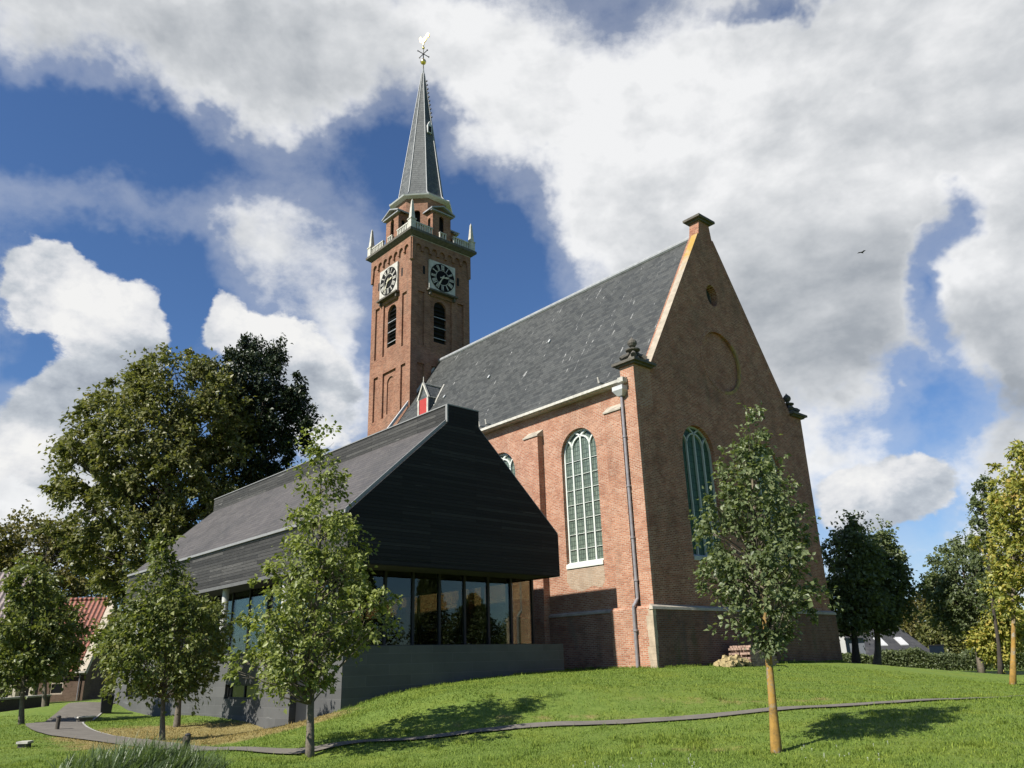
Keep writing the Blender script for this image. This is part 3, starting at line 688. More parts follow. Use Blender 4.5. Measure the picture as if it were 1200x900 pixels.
# copings of the gable
def coping(p, q, name_mat):
    mb = MB(); a = np.array(p, float); b = np.array(q, float); t = (b - a) / np.linalg.norm(b - a); n = np.array([-t[1], t[0]])
    if n[1] < 0: n = -n
    c = [a - n * .17, b - n * .17, b + n * .07, a + n * .07]
    mb.plate(FG, [tuple(k) for k in c], [], -.36, .012)
    o = cpart(mb, 'coping', [name_mat, 'brick_gable'], gw)
    for pl in o.data.polygons:                     # its end towards the lawn is brick
        if pl.normal.y < -.9: pl.material_index = 1
    return o
coping((.92, 13.0), (5.74, 21.12), 'coping_lichen'); coping((11.95, 13.0), (6.86, 21.12), 'brick_gable')
mb = MB(); mb.box(5.82, 6.84, -.10, .66, 21.953, 22.05); mb.box(5.66, 7.0, -.22, .76, 22.052, 22.17)
mb.hexa([(5.66, -.22, 22.172), (7.0, -.22, 22.172), (7.0, .76, 22.172), (5.66, .76, 22.172), (6.15, .2, 22.38), (6.5, .2, 22.38), (6.5, .36, 22.38), (6.15, .36, 22.38)])
cpart(mb, 'gable_cap', 'stone_dark', gw)
# shoulders with finials
for u0, u1 in ((-.20, .90), (12.1, 13.12)):
    c = (u0 + u1) / 2; y = .36
    pr = MB(); pr.box(-.159 if u0 < 1 else 12.1, .9 if u0 < 1 else 13.003, -.004, .72, 11.201 if u0 < 1 else 11.6, 12.951); cpart(pr, 'shoulder_pier', 'brick_gable' if u0 > 1 else 'brick_side', gw)
    mb = MB(); mb.box(u0 - .06, u1 + .04, -.14, .86, 12.953, 13.03); mb.box(u0 - .17, u1 + .15, -.26, .98, 13.031, 13.14)
    mb.hexa([(u0 - .16, -.25, 13.141), (u1 + .14, -.25, 13.141), (u1 + .14, .97, 13.141), (u0 - .16, .97, 13.141), (u0 + .1, -.02, 13.27), (u1 - .1, -.02, 13.27), (u1 - .1, .74, 13.27), (u0 + .1, .74, 13.27)])
    for dx, dy in ((-1, -1), (1, -1), (1, 1), (-1, 1)):       # four scrolls
        mb.tube([(c + dx * .40, y + dy * .34, 13.36), (c + dx * .30, y + dy * .26, 13.46), (c + dx * .18, y + dy * .16, 13.52), (c + dx * .12, y + dy * .11, 13.66)], [.12, .11, .09, .06], 8)
    mb.lathe((c, y, 13.25), [(.30, 0), (.27, .12), (.15, .3), (.12, .42), (.30, .48), (.31, .53), (.10, .58), (.08, .64), (.15, .70), (.20, .80), (.19, .90), (.12, .98), (.04, 1.06), (.01, 1.12)], 14)
    cpart(mb, 'finial', 'stone_dark', gw, False)
# plinth and string course
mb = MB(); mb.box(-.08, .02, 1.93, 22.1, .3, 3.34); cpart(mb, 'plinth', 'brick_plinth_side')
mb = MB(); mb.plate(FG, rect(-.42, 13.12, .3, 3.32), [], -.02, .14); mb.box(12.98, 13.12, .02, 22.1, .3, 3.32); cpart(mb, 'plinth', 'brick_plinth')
mb = MB(); mb.hexa([(-.12, 1.95, 3.32), (0.0, 1.95, 3.32), (0.0, 22.1, 3.32), (-.12, 22.1, 3.32), (-.10, 1.95, 3.40), (0.0, 1.95, 3.47), (0.0, 22.1, 3.47), (-.10, 22.1, 3.40)])
mb.hexa([(-.46, -.18, 3.30), (13.16, -.18, 3.30), (13.16, 0, 3.30), (-.46, 0, 3.30), (-.44, -.16, 3.40), (13.14, -.16, 3.40), (13.1, 0, 3.48), (-.40, 0, 3.48)])
cpart(mb, 'string_course', 'stone')
# corner pier with pale quoins, then the corner buttress
mb = MB(); mb.box(-.42, .02, .02, 1.90, .3, 3.34); mb.box(-.16, 0.0, -.003, .60, 3.44, 11.2)
mb.hexa([(-.42, .02, 3.34), (.0, .02, 3.34), (.0, 1.9, 3.34), (-.42, 1.9, 3.34), (-.36, .02, 3.44), (0, .02, 3.47), (0, 1.86, 3.47), (-.36, 1.86, 3.44)])
cpart(mb, 'corner_pier', 'brick_side')
rq = random.Random(3); z = 1.0
while z < 3.3:
    h = rq.uniform(.22, .34); w = rq.uniform(.06, .22); z1 = min(z + h, 3.3); e = rq.uniform(-.34, -.22); cpart(MB().box(-.426, -.40, -.143, w, z + .004, z1).box(-.3999, e, -.146, -.10, z + .004, z1), 'quoin', 'quoin_stone'); z = z1
def buttress(v0, v1, p, z1):
    mb = MB(); mb.box(-p, .0, v0, v1, .3 if p < .4 else 3.44, z1)
    if p < .4: mb.box(-p - .09, -p + .02, v0 - .06, v1 + .06, .3, 3.36)
    b = cpart(mb, 'buttress', 'brick_side')
    cpart(MB().hexa([(-p - .05, v0 - .04, z1), (0, v0 - .04, z1), (0, v1 + .04, z1), (-p - .05, v1 + .04, z1), (-p - .05, v0 - .04, z1 + .06), (0, v0 - .04, z1 + .36), (0, v1 + .04, z1 + .36), (-p - .05, v1 + .04, z1 + .06)]), 'weathering_stone', 'stone', b)
buttress(.74, 1.62, .30, 11.15)
for v in (6.06, 11.16, 16.26): buttress(v - .45, v + .45, .34, 11.15)
# windows
def window(fr, cx, w, z0, zs, glass, bars, in0):
    """four lights with interlaced bars in the head"""
    O, X, Y, N = fr; r = w / 2; c0, c1 = in0 - .10, in0
    mb = MB(); o = arch(cx, w, z0, zs, n=20); i = arch(cx, w - .16, z0 + .10, zs, n=20)
    mb.plate(fr, o, [i], c0, c1)
    L = w / 4
    def P(a, b, c): return tuple(np.array(O) + np.array(X) * (cx + a) + np.array(Y) * b + np.array(N) * c)
    def strip(pts, t=.075):
        for (a0, b0), (a1, b1) in zip(pts[:-1], pts[1:]):
            d = np.array([a1 - a0, b1 - b0]); ln = np.linalg.norm(d); d /= ln; nn = np.array([-d[1], d[0]]) * t / 2; e = d * .008
            q = [(a0 - e[0] - nn[0], b0 - e[1] - nn[1]), (a1 + e[0] - nn[0], b1 + e[1] - nn[1]), (a1 + e[0] + nn[0], b1 + e[1] + nn[1]), (a0 - e[0] + nn[0], b0 - e[1] + nn[1])]
            mb.hexa([P(a, b, c0 + .02) for a, b in q] + [P(a, b, c1 + .015) for a, b in q])
    top = zs + .22 * r
    strip([(-L, z0 + .05), (-L, top)]); strip([(L, z0 + .05), (L, top)]); strip([(0, z0 + .05), (0, top + L)])
    an = np.linspace(0, math.pi, 13)
    strip([(L * math.cos(a), top + L * .98 * math.sin(a)) for a in an], .07)
    for sg in (-1, 1):
        strip([(0, top + L), (sg * .17 * r, top + L + .10 * r), (sg * .36 * r, zs + .93 * r)], .07)
        strip([(sg * (L + L * (1 - math.cos(a))), top + L * .95 * math.sin(a)) for a in np.linspace(0, 1.35, 8)], .07)
    n = 8
    if bars:
        for k in range(1, n): zz = z0 + (zs + .3 - z0) * k / n; mb.hexa([P(a, b, c) for b, c in ((zz - .009, c0 + .03), (zz + .009, c0 + .03)) for a in (-r + .05, r - .05)] and
                  [P(-r + .05, zz - .009, c0 + .03), P(r - .05, zz - .009, c0 + .03), P(r - .05, zz - .009, c1 - .02), P(-r + .05, zz - .009, c1 - .02), P(-r + .05, zz + .009, c0 + .03), P(r - .05, zz + .009, c0 + .03), P(r - .05, zz + .009, c1 - .02), P(-r + .05, zz + .009, c1 - .02)])
    f = cpart(mb, 'arched_window', 'window_white' if bars else 'window_white_dull')
    mb = MB(); mb.plate(fr, arch(cx, w - .06, z0 + .04, zs, n=20), [], c0 - .06, c0 + .035); cpart(mb, 'leaded_pane', glass, f)
    mb = MB(); q = np.array(N) * 1.0
    a0, a1 = cx - w / 2 + .004, cx + w / 2 - .004
    def Q(a, b, c): return tuple(np.array(O) + np.array(X) * a + np.array(Y) * b + np.array(N) * c)
    mb.hexa([Q(a0, z0 - .16, in0 + .001), Q(a1, z0 - .16, in0 + .001), Q(a1, z0 - .16, .05), Q(a0, z0 - .16, .05), Q(a0, z0 + .10, in0 + .001), Q(a1, z0 + .10, in0 + .001), Q(a1, z0 + .0, .05), Q(a0, z0 + .0, .05)])
    cpart(mb, 'sill', 'window_white' if bars else 'window_white_dull', f)
for v in WV: window(FS, v, SW, SZ0, SZS, 'leaded_glass', True, -.16)
for u in (GX0, GX1): window(FG, u, GW, GZ0, GZS, 'leaded_glass_green', False, -.17)
# roof
RZ, RU = 21.45, 6.4
rf = [(-.34, 12.38), (.95, 13.05), (RU, RZ), (11.85, 13.05), (13.34, 12.38), (13.34, 12.30), (-.34, 12.30)]
roof = cpart(MB().plate(((0, .365, 0), (1, 0, 0), (0, 0, 1), (0, 1, 0)), rf, [], 0, 21.94), 'nave_roof', 'slate_nave')
mb = MB(); mb.tube([(RU, .37, RZ + .03), (RU, 22.3, RZ + .03)], .15, 10); cpart(mb, 'ridge_cap', 'lead', roof)
mb = MB(); mb.bar((-.02, 22.27, 12.5), (RU, 22.27, RZ), .14, .16); cpart(mb, 'verge_trim', 'lead_light', roof)
mb = MB(); mb.box(-.43, -.33, .62, 22.2, 12.27, 12.39); mb.box(-.329, .0, .62, 22.2, 12.24, 12.29); cpart(mb, 'gutter', 'white_stone', roof)
mb = MB(); mb.box(-.48, -.2, .34, .615, 12.22, 12.42); cpart(mb, 'gutter_end', 'white_stone', roof)
for (u, v) in ((.78, 10.66), (.70, 10.05), (.6, 2.3)):
    z = 12.38 + (u + .34) * .52
    mb = MB(); mb.bar((u, v, z + .02), (u - .30, v + .02, z + .02), .10, .05); mb.bar((u - .28, v + .02, z), (u - .32, v + .03, z + .26), .08, .05); mb.bar((u + .05, v, z + .03), (u + .25, v - .05, z + .16), .16, .03)
    cpart(mb, 'roof_hook', 'white_stone', roof)
rs = random.Random(5)
for v, u in ((13.48, 3.54), (17.7, 3.5), (9.0, 4.1)):
    z = 13.05 + (u - .95) * 1.541
    mb = MB(); mb.hexa([(u - .05, v - .06, z - .02), (u + .08, v - .06, z + .17), (u + .08, v + .06, z + .17), (u - .05, v + .06, z - .02), (u - .10, v - .06, z + .03), (u + .03, v - .06, z + .22), (u + .03, v + .06, z + .22), (u - .10, v + .06, z + .03)])
    cpart(mb, 'roof_hook', 'lead_light', roof)
# dormer with a red shutter
du, dv0, dv1, dz0, dz1, dz2 = 3.04, 18.68, 19.74, 16.1, 17.25, 18.25; vm = (dv0 + dv1) / 2
mb = MB(); mb.hexa([(du, dv0, dz0), (3.6, dv0, dz0 + .3), (3.6, dv1, dz0 + .3), (du, dv1, dz0), (du, dv0, dz1), (3.75, dv0, dz1), (3.75, dv1, dz1), (du, dv1, dz1)])
mb.add([(du, dv0, dz1), (du, dv1, dz1), (du, vm, dz2), (3.75, dv0, dz1), (3.75, dv1, dz1), (4.42, vm, dz2)], [(0, 1, 2), (3, 5, 4), (0, 2, 5, 3), (1, 4, 5, 2)])
dorm = cpart(mb, 'dormer', 'slate_spire', roof)
# shutter and trims stay within the roof's third level: one mesh part each
mb = MB(); mb.box(du - .05, du - .002, dv0 + .14, dv1 - .14, dz0 + .17, dz1 - .02); cpart(mb, 'dormer_shutter', 'red_paint', roof)
mb = MB(); mb.box(du - .09, du - .003, dv0 - .03, dv0 + .12, dz0, dz1); mb.box(du - .09, du - .003, dv1 - .12, dv1 + .03, dz0, dz1); mb.box(du - .12, du - .003, dv0 - .05, dv1 + .05, dz0, dz0 + .15)
mb.bar((du - .05, dv0 - .05, dz1 - .04), (du - .05, vm, dz2 + .03), .10, .12, up=(1, 0, 0)); mb.bar((du - .05, dv1 + .05, dz1 - .04), (du - .05, vm, dz2 + .03), .10, .12, up=(1, 0, 0))
mb.tube([(du - .06, vm, dz2), (4.43, vm, dz2 + .03)], .06, 6); mb.tube([(du, dv0 - .02, dz1), (3.7, dv0 - .02, dz1 + .02)], .035, 6); mb.tube([(du - .04, vm, dz2), (du - .04, vm, dz2 + .45)], [.04, .02], 6)
mb.tube([(du + .1, dv0 - .1, dz0 + .1), (3.6, dv0 - .08, 17.2), (4.4, dv0 + .25, 18.4)], .05, 6)
cpart(mb, 'dormer_trim', 'white_stone', roof)
# downpipe with hopper
mb = MB(); mb.tube([(-.24, .67, 11.72), (-.24, .67, 3.75), (-.34, .67, 3.62), (-.50, .68, 3.45), (-.50, .70, 1.0)], .062, 10)
for z in (10, 8, 6, 4.4, 2.6): mb.tube([(-.24 if z > 3.5 else -.5, .67, z - .04), (-.24 if z > 3.5 else -.5, .67, z + .04)], .085, 10)
dp = cpart(mb, 'downpipe', 'zinc_pipe', smooth=False)
mb = MB(); mb.hexa([(-.34, .55, 11.70), (-.12, .55, 11.70), (-.12, .80, 11.70), (-.34, .80, 11.70), (-.48, .40, 11.92), (-.02, .40, 11.92), (-.02, .94, 11.92), (-.48, .94, 11.92)]); mb.box(-.48, -.01, .40, .94, 11.921, 12.1); cpart(mb, 'rain_hopper', 'lead_light', dp)
cpart(MB().plate(FS, [(2.42, 4.62), (2.62, 4.30), (3.1, 4.42), (3.7, 4.24), (4.3, 4.38), (4.56, 4.7), (4.5, 5.18), (2.45, 5.18)], [], -.05, .004), 'repaired_brickwork', 'brick_patch')

# ------------------------------------------------------------------ tower (part of the church)
TU, TV, TH = 6.493, 24.67, 2.57
def T_(fr_off): return fr_off
tw = MB()
FF = ((TU, TV, 0), (1, 0, 0), (0, 0, 1), (0, -1, 0)); FL = ((TU, TV, 0), (0, 1, 0), (0, 0, 1), (-1, 0, 0))
FB = ((TU, TV, 0), (1, 0, 0), (0, 0, 1), (0, 1, 0)); FR = ((TU, TV, 0), (0, 1, 0), (0, 0, 1), (1, 0, 0))
louv = arch(0, 1.1, 22.85, 25.5, .55)
for fr in (FF, FL):
    hw = TH if fr is FF else TH - .13
    holes = [rect(-2.02, -1.45, 22.3, 26.35), rect(1.45, 2.02, 22.3, 26.35), rect(-.95, .95, 22.25, 26.3)]
    holes += [rect(-2.0, -1.43, 17.65, 20.95), rect(1.43, 2.0, 17.65, 20.95), rect(-.82, .82, 17.65, 20.95)]
    hw0 = TH - .13 if fr is FL else TH
    tw.plate(fr, rect(-hw0, hw0, .3, 30.4), holes, TH - .13, TH)
    hw1 = TH - .13 if fr is FF else TH - .33
    tw.plate(fr, rect(-hw1, hw1, .3, 30.4), [louv, arch(0, .86, 17.9, 20.15, .43)], TH - .33, TH - .132)
    tw.plate(fr, arch(0, .84, 17.92, 20.15, .42), [], TH - .32, TH - .22)
    # arcaded frieze: corbel arches under the cornice
    o = [(-2.62, 30.4)]; o += [(-2.62, 28.6), (-2.42, 28.6)] ; n = 7; pw = 4.84 / n
    for k in range(n):
        c = -2.42 + pw * (k + .5)
        o += [(c - pw * .36, 29.45), (c - pw * .36, 29.68)] + [(c + pw * .36 * math.cos(a), 29.70 + pw * .36 * math.sin(a)) for a in np.linspace(math.pi * .9, math.pi * .1, 6)] + [(c + pw * .36, 29.68), (c + pw * .36, 29.45)]
    o += [(2.42, 28.6), (2.62, 28.6), (2.62, 30.4)]
    # remove duplicate neighbours so that the outline stays simple
    tw.plate(fr, o, [], TH + .001, TH + .14)
    # shallow drip bar over each panel row
for fr in (FB, FR): tw.plate(fr, rect(-TH + .002, TH - (.002 if fr is FB else .135), .3, 30.4), [], TH - .33, TH - .001)
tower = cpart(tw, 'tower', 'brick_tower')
mb = MB(); mb.box(TU - 2.2, TU + 2.2, TV - 2.2, TV + 2.2, 15, 30.3); 
for fr in (FF, FL):
    O, X, Y, N = [np.array(q, float) for q in fr]
    for z in np.arange(22.9, 26.0, .16):
        pass
cpart(mb, 'belfry_void', 'dark_opening', tower)
for fr in (FF, FL):
    O, X, Y, N = [np.array(q, float) for q in fr]; mb = MB()
    for k, z in enumerate(np.arange(23.0, 26.0, .3)):
        w = .53 if z < 25.5 else math.sqrt(max(.0, .53 ** 2 - (z - 25.5) ** 2))
        if w < .1: continue
        a = [(-w, z, 2.22), (w, z, 2.22), (w, z - .10, 2.36), (-w, z - .10, 2.36)]
        pts = [tuple(O + X * p[0] + Y * p[1] + N * p[2]) for p in a]; pts2 = [tuple(np.array(p) + Y * .03) for p in pts]
        mb.hexa(pts + pts2)
    cpart(mb, 'belfry_louvre', 'louvre', tower)
    for z in (23.2, 24.02, 24.8):
        mb = MB(); pts = [tuple(O + X * a + Y * b + N * c) for b in (z - .025, z + .025) for a, c in ((-.55, 2.37), (.55, 2.37), (.55, 2.41), (-.55, 2.41))]; mb.hexa(pts)
        cpart(mb, 'louvre_bar', 'lead', tower)
# cornice and balustrade
def sq(mb, h, z0, z1, mi=0, h1=None):
    h1 = h if h1 is None else h1
    mb.hexa([(TU - h, TV - h, z0), (TU + h, TV - h, z0), (TU + h, TV + h, z0), (TU - h, TV + h, z0), (TU - h1, TV - h1, z1), (TU + h1, TV - h1, z1), (TU + h1, TV + h1, z1), (TU - h1, TV + h1, z1)], mi)
mb = MB(); sq(mb, 2.66, 30.32, 30.5, 1); sq(mb, 2.72, 30.502, 30.72, 0, 2.98); sq(mb, 3.0, 30.722, 30.9); sq(mb, 2.94, 30.902, 30.97)
cpart(mb, 'cornice', ['stone_dark', 'stone'], tower)
mb = MB(); hb = 2.74
for ax in (0, 1):
    for sg in (-1, 1):
        def bx(a0, a1, z0, z1, t=.09):
            if ax == 0: mb.box(TU + a0, TU + a1, TV + sg * hb - t, TV + sg * hb + t, z0, z1)
            else: mb.box(TU + sg * hb - t, TU + sg * hb + t, TV + a0, TV + a1, z0, z1)
        for a0, a1 in ((-2.56, -.92), (.92, 2.56)):
            bx(a0, a1, 30.97, 31.06); bx(a0, a1, 31.50, 31.60)
            for k in range(8): c = a0 + (a1 - a0) * (k + .5) / 8; bx(c - .055, c + .055, 31.061, 31.499, .06)
        bx(-.3, .3, 30.97, 31.06); bx(-.3, .3, 31.45, 31.53)
        for c in (-.24, 0, .24): bx(c - .05, c + .05, 31.061, 31.449, .06)
cpart(mb, 'balustrade', 'white_stone', tower)
for sx_, sy_ in ((-1, -1), (1, -1), (1, 1), (-1, 1)):
    x, y = TU + sx_ * 2.7, TV + sy_ * 2.7
    mb = MB(); mb.box(x - .21, x + .21, y - .21, y + .21, 30.972, 31.66); mb.box(x - .25, x + .25, y - .25, y + .25, 31.662, 31.74)
    mb.hexa([(x - .17, y - .17, 31.742), (x + .17, y - .17, 31.742), (x + .17, y + .17, 31.742), (x - .17, y + .17, 31.742), (x - .06, y - .06, 33.2), (x + .06, y - .06, 33.2), (x + .06, y + .06, 33.2), (x - .06, y + .06, 33.2)])
    mb.hexa([(x - .06, y - .06, 33.2), (x + .06, y - .06, 33.2), (x + .06, y + .06, 33.2), (x - .06, y + .06, 33.2), (x - .005, y - .005, 33.4), (x + .005, y - .005, 33.4), (x + .005, y + .005, 33.4), (x - .005, y + .005, 33.4)])
    cpart(mb, 'corner_obelisk', 'white_stone', tower)
# octagonal lantern with four gabled porches
def octa(r, z): return [(TU + r / math.cos(math.pi / 8) * math.cos(math.pi / 8 + k * math.pi / 4), TV + r / math.cos(math.pi / 8) * math.sin(math.pi / 8 + k * math.pi / 4), z) for k in range(8)]
def octring(mb, levels, mi=0):
    vs = [p for r, z in levels for p in octa(r, z)]; n = len(levels)
    fs = [(i * 8 + k, i * 8 + (k + 1) % 8, (i + 1) * 8 + (k + 1) % 8, (i + 1) * 8 + k) for i in range(n - 1) for k in range(8)] + [tuple(range(8))[::-1], tuple(range((n - 1) * 8, n * 8))]
    mb.add(vs, fs, mi)
mb = MB(); RL = 1.95
for k in range(8):       # diagonal faces carry an arched opening
    an = k * math.pi / 4; N = np.array([math.cos(an), math.sin(an), 0]); X = np.array([-N[1], N[0], 0]); w = RL * math.tan(math.pi / 8)
    mb.plate(((TU, TV, 0), X, (0, 0, 1), N), rect(-w, w, 30.95, 34.9), [arch(0, .52, 31.9, 33.35, .26)] if k % 2 else [], RL - .16, RL)
lan = cpart(mb, 'lantern', 'brick_tower', tower)
mb = MB(); octring(mb, [(RL - .45, 30.98), (RL - .45, 34.8)]); cpart(mb, 'lantern_void', 'dark_opening', tower)
for k in range(4):
    mb = MB(); tr = MB()
    an = k * math.pi / 2; N = np.array([math.cos(an), math.sin(an), 0]); X = np.array([-N[1], N[0], 0]); fr = ((TU, TV, 0), X, (0, 0, 1), N); hw = .82; d1 = 2.62; zt = 33.3
    mb.plate(fr, rect(-hw, hw, 30.96, zt), [arch(0, .46, 31.62, 32.75, .23)], d1 - .16, d1)
    for sg in (-1, 1):
        mb.plate(((TU, TV, 0) + X * 0, N, (0, 0, 1), X * sg), rect(1.9, d1 - .16, 30.96, zt), [arch(2.17, .34, 31.62, 32.6, .17)], hw - .16, hw)
    mb.plate(fr, [(-hw, zt), (hw, zt), (0, zt + .34)], [], 1.9, d1 - .01)
    for sg in (-1, 1):
        tr.plate(fr, [(sg * (hw + .26), zt - .05), (0, zt + .40), (0, zt + .50), (sg * (hw + .26), zt + .06)], [], 1.7, d1 + .26)
    tr.plate(fr, rect(-hw - .2, hw + .2, zt - .14, zt - .052), [], d1 - .02, d1 + .2)
    cpart(mb, 'lantern_porch', 'brick_tower', tower); cpart(tr, 'porch_pediment', 'lead', tower)
    cpart(MB().plate(fr, rect(-.64, .64, 30.98, 33.2), [], 1.9, 2.30), 'porch_void', 'dark_opening', tower)
SB = 35.45
mb = MB(); octring(mb, [(2.0, 34.62), (2.30, 34.72), (2.34, 34.82), (2.30, 34.84)]); cpart(mb, 'lantern_cornice', 'lead_light', tower)
mb = MB(); octring(mb, [(2.29, 34.845), (1.86, 35.12), (1.66, SB), (1.60, 35.9), (.10, 47.9), (.03, 48.3)])
spire = cpart(mb, 'spire', 'slate_spire', tower)
mb = MB()
for k in range(8):
    pts = [np.array(octa(r + .012, z)[k]) for r, z in ((2.29, 34.85), (1.86, 35.12), (1.66, SB), (1.60, 35.9), (.10, 47.9))]
    mb.tube(pts, [.05, .05, .045, .045, .03], 5)
octring(mb, [(.13, 47.6), (.05, 48.45)])
cpart(mb, 'spire_hip', 'lead', tower)
# crockets along one hip, a small gablet
for z in np.arange(43.2, 47.4, .42):
    r = .10 + (47.9 - z) / 12 * 1.5; p = np.array(octa(r + .03, z)[6]); c = np.array([TU, TV, z]); d = (p - c) / np.linalg.norm(p - c)
    cpart(MB().tube([p, p + d * .14 + np.array([0, 0, .04])], [.05, .07], 6), 'crocket', 'iron', tower)
mb = MB(); z0 = 41.4; r = .10 + (47.9 - z0) / 12 * 1.5
mb.plate(((TU, TV, 0), (1, 0, 0), (0, 0, 1), (0, -1, 0)), [(-.2, z0), (.2, z0), (.2, z0 + .7), (0, z0 + 1.15), (-.2, z0 + .7)], [], r - .5, r + .12)
cpart(mb, 'spire_gablet', 'lead_light', tower)
mb = MB(); mb.plate(((TU, TV, 0), (1, 0, 0), (0, 0, 1), (0, -1, 0)), rect(-.13, .13, z0 + .08, z0 + .62), [], r + .121, r + .13); cpart(mb, 'gablet_opening', 'dark_opening', tower)
# ball, cross and cock
mb = MB(); mb.tube([(TU, TV, 48.2), (TU, TV, 51.0)], [.06, .03], 8)
for an in (0, math.pi / 2):
    for t in (0, 1, 2, 3):
        b = math.pi / 4 * 1 + t * math.pi / 2 if False else t * math.pi / 2
        d = np.array([math.cos(an) * math.cos(b), math.sin(an) * math.cos(b), math.sin(b)]); c = np.array([TU, TV, 49.95])
        mb.tube([c, c + d * .5, c + d * .58], [.035, .035, .075], 6)
vane = cpart(mb, 'weathervane', 'iron', tower)
mb = MB(); mb.lathe((TU, TV, 48.85), [(.01, 0), (.14, .05), (.22, .15), (.25, .27), (.22, .39), (.14, .49), (.01, .54)], 16); cpart(mb, 'vane_ball', 'gold', tower, True); cpart(MB().lathe((TU, TV, 50.45), [(.01, 0), (.09, .05), (.12, .12), (.09, .2), (.01, .25)], 12), 'vane_ball', 'gold', tower, True)
ck = [(-.02, -.36), (.04, -.36), (.07, -.12), (.22, -.06), (.32, .10), (.36, .30), (.50, .16), (.60, .30), (.60, .52), (.48, .66), (.36, .62), (.25, .44), (.10, .30), (-.10, .28), (-.20, .40), (-.24, .56), (-.30, .60), (-.34, .52), (-.40, .50), (-.44, .44), (-.36, .42), (-.36, .30), (-.34, .10), (-.22, -.06), (-.08, -.12)]
vd = np.array([.30, -.954, 0]); mb = MB(); mb.plate(((TU, TV, 51.25), vd, (0, 0, 1), (-.954, -.30, 0)), [(a * 1.0, b * 1.0) for a, b in ck], [], -.05, .05); cpart(mb, 'weathercock', 'gold', tower)
# clocks: white square plate, black ring with white roman numerals, hands at 2:35
ROM = ['XII', 'I', 'II', 'III', 'IIII', 'V', 'VI', 'VII', 'VIII', 'IX', 'X', 'XI']
def clock(fr, cx, cz, pale):
    mb = MB(); O, X, Y, N = [np.array(q, float) for q in fr]; c = TH + .16; hs = 1.15
    def pl(out, c0, c1, mi, holes=()): mb.plate(fr, [(cx + a, cz + b) for a, b in out], [[(cx + a, cz + b) for a, b in h] for h in holes], c0, c1, mi)
    def disc(r, n=40): return [(r * math.cos(a), r * math.sin(a)) for a in np.linspace(0, 2 * math.pi, n, endpoint=False)]
    pl(rect(-hs, hs, -hs, hs), TH + .02, c, 0)
    pl(disc(1.08), c, c + .008, 1, [disc(.60)]); pl(disc(.55), c, c + .008, 1)
    def seg(a, b, w, mi, c0=c + .008, c1=c + .03):
        d = np.array(b) - np.array(a); d /= np.linalg.norm(d); nn = np.array([-d[1], d[0]]) * w / 2
        pl([tuple(np.array(a) - nn), tuple(np.array(b) - nn), tuple(np.array(b) + nn), tuple(np.array(a) + nn)], c0, c1, mi)
    for h, s_ in enumerate(ROM):
        th = math.pi / 2 - h * math.pi / 6; er = np.array([math.cos(th), math.sin(th)]); et = np.array([er[1], -er[0]])
        wd_ = {'I': .075, 'V': .13, 'X': .13}; tot = sum(wd_[q] for q in s_); x = -tot / 2
        for q in s_:
            w = wd_[q]; xm = x + w / 2; r0, r1 = .62, 1.0
            if q == 'I': seg(er * r0 + et * xm, er * r1 + et * xm, .05, 0)
            elif q == 'V': seg(er * r0 + et * xm, er * r1 + et * (xm - .045), .05, 0); seg(er * r0 + et * xm, er * r1 + et * (xm + .045), .022, 0, c + .009, c + .029)
            else: seg(er * r0 + et * (xm + .045), er * r1 + et * (xm - .045), .05, 0); seg(er * r0 + et * (xm - .045), er * r1 + et * (xm + .045), .022, 0, c + .009, c + .029)
            x += w
    def hand(deg, L, w, c0):
        th = math.radians(90 - deg); d = np.array([math.cos(th), math.sin(th)]); nn = np.array([-d[1], d[0]])
        o = [d * -.22 - nn * w * .5, d * .35 * L - nn * w * .5, d * .62 * L - nn * w, d * .72 * L - nn * w * .45, d * L, d * .72 * L + nn * w * .45, d * .62 * L + nn * w, d * .35 * L + nn * w * .5, d * -.22 + nn * w * .5]
        pl([tuple(p) for p in o], c0, c0 + .02, 2)
    hand(77.5, .62, .085, c + .035); hand(210, .95, .07, c + .06); pl(disc(.09, 14), c + .03, c + .09, 2)
    o = cpart(mb, 'clock_face', ['clock_plate', 'clock_black', 'clock_gold'], tower)
    sh = MB(); sh.plate(fr, rect(cx - 1.28, cx + 1.28, cz - 1.32, cz - 1.2), [], TH + .0, TH + .34)
    for a in (-1.12, 1.0): sh.plate(fr, rect(cx + a, cx + a + .14, cz - 1.6, cz - 1.321), [], TH, TH + .22)
    cpart(sh, 'clock_shelf', 'stone_dark', tower)
FC = ((TU, TV, 0), (0, -1, 0), (0, 0, 1), (-1, 0, 0))      # left-hand face read from outside
clock(FF, 0.0, 27.86, False); clock(FC, -.15, 27.9, True)
for fr, cx in ((FF, 0), (FC, -.15)):
    for a in (-1.62, 1.42): cpart(MB().plate(fr, rect(cx + a, cx + a + .2, 27.75, 28.4), [], TH, TH + .004), 'vent_slit', 'dark_opening', tower)

# ------------------------------------------------------------------ annex
AB = .0
AW, AL = 9.05, 20.54
annex = thing('annex_building', 'low modern annex in charred black timber on a grey wall, in front of the church', 'annex', (AN[0], AN[1], AB), AYAW)
def apart(mb, name, mats, parent=None, smooth=False): return mb.build(name, mats, parent or annex, AB, smooth)
AG = ((0, 0, 0), (1, 0, 0), (0, 0, 1), (0, -1, 0)); ASD = ((0, 0, 0), (0, 1, 0), (0, 0, 1), (-1, 0, 0))
BT = 2.2
mb = MB(); mb.plate(ASD, rect(0, 19.6, -1.2, BT), [rect(5.3, 8.0, .70, 1.17), rect(15.74, 18.75, .66, 1.16), rect(1.98, 3.08, -1.0, 1.75)], -.3, 0)
mb.plate(AG, rect(.3, AW, -1.2, BT), [], -.3, 0); mb.box(AW - .3, AW, .3, AL - .3, -1.2, BT); mb.box(.3, AW - .3, 19.3, 19.6, -1.2, BT)
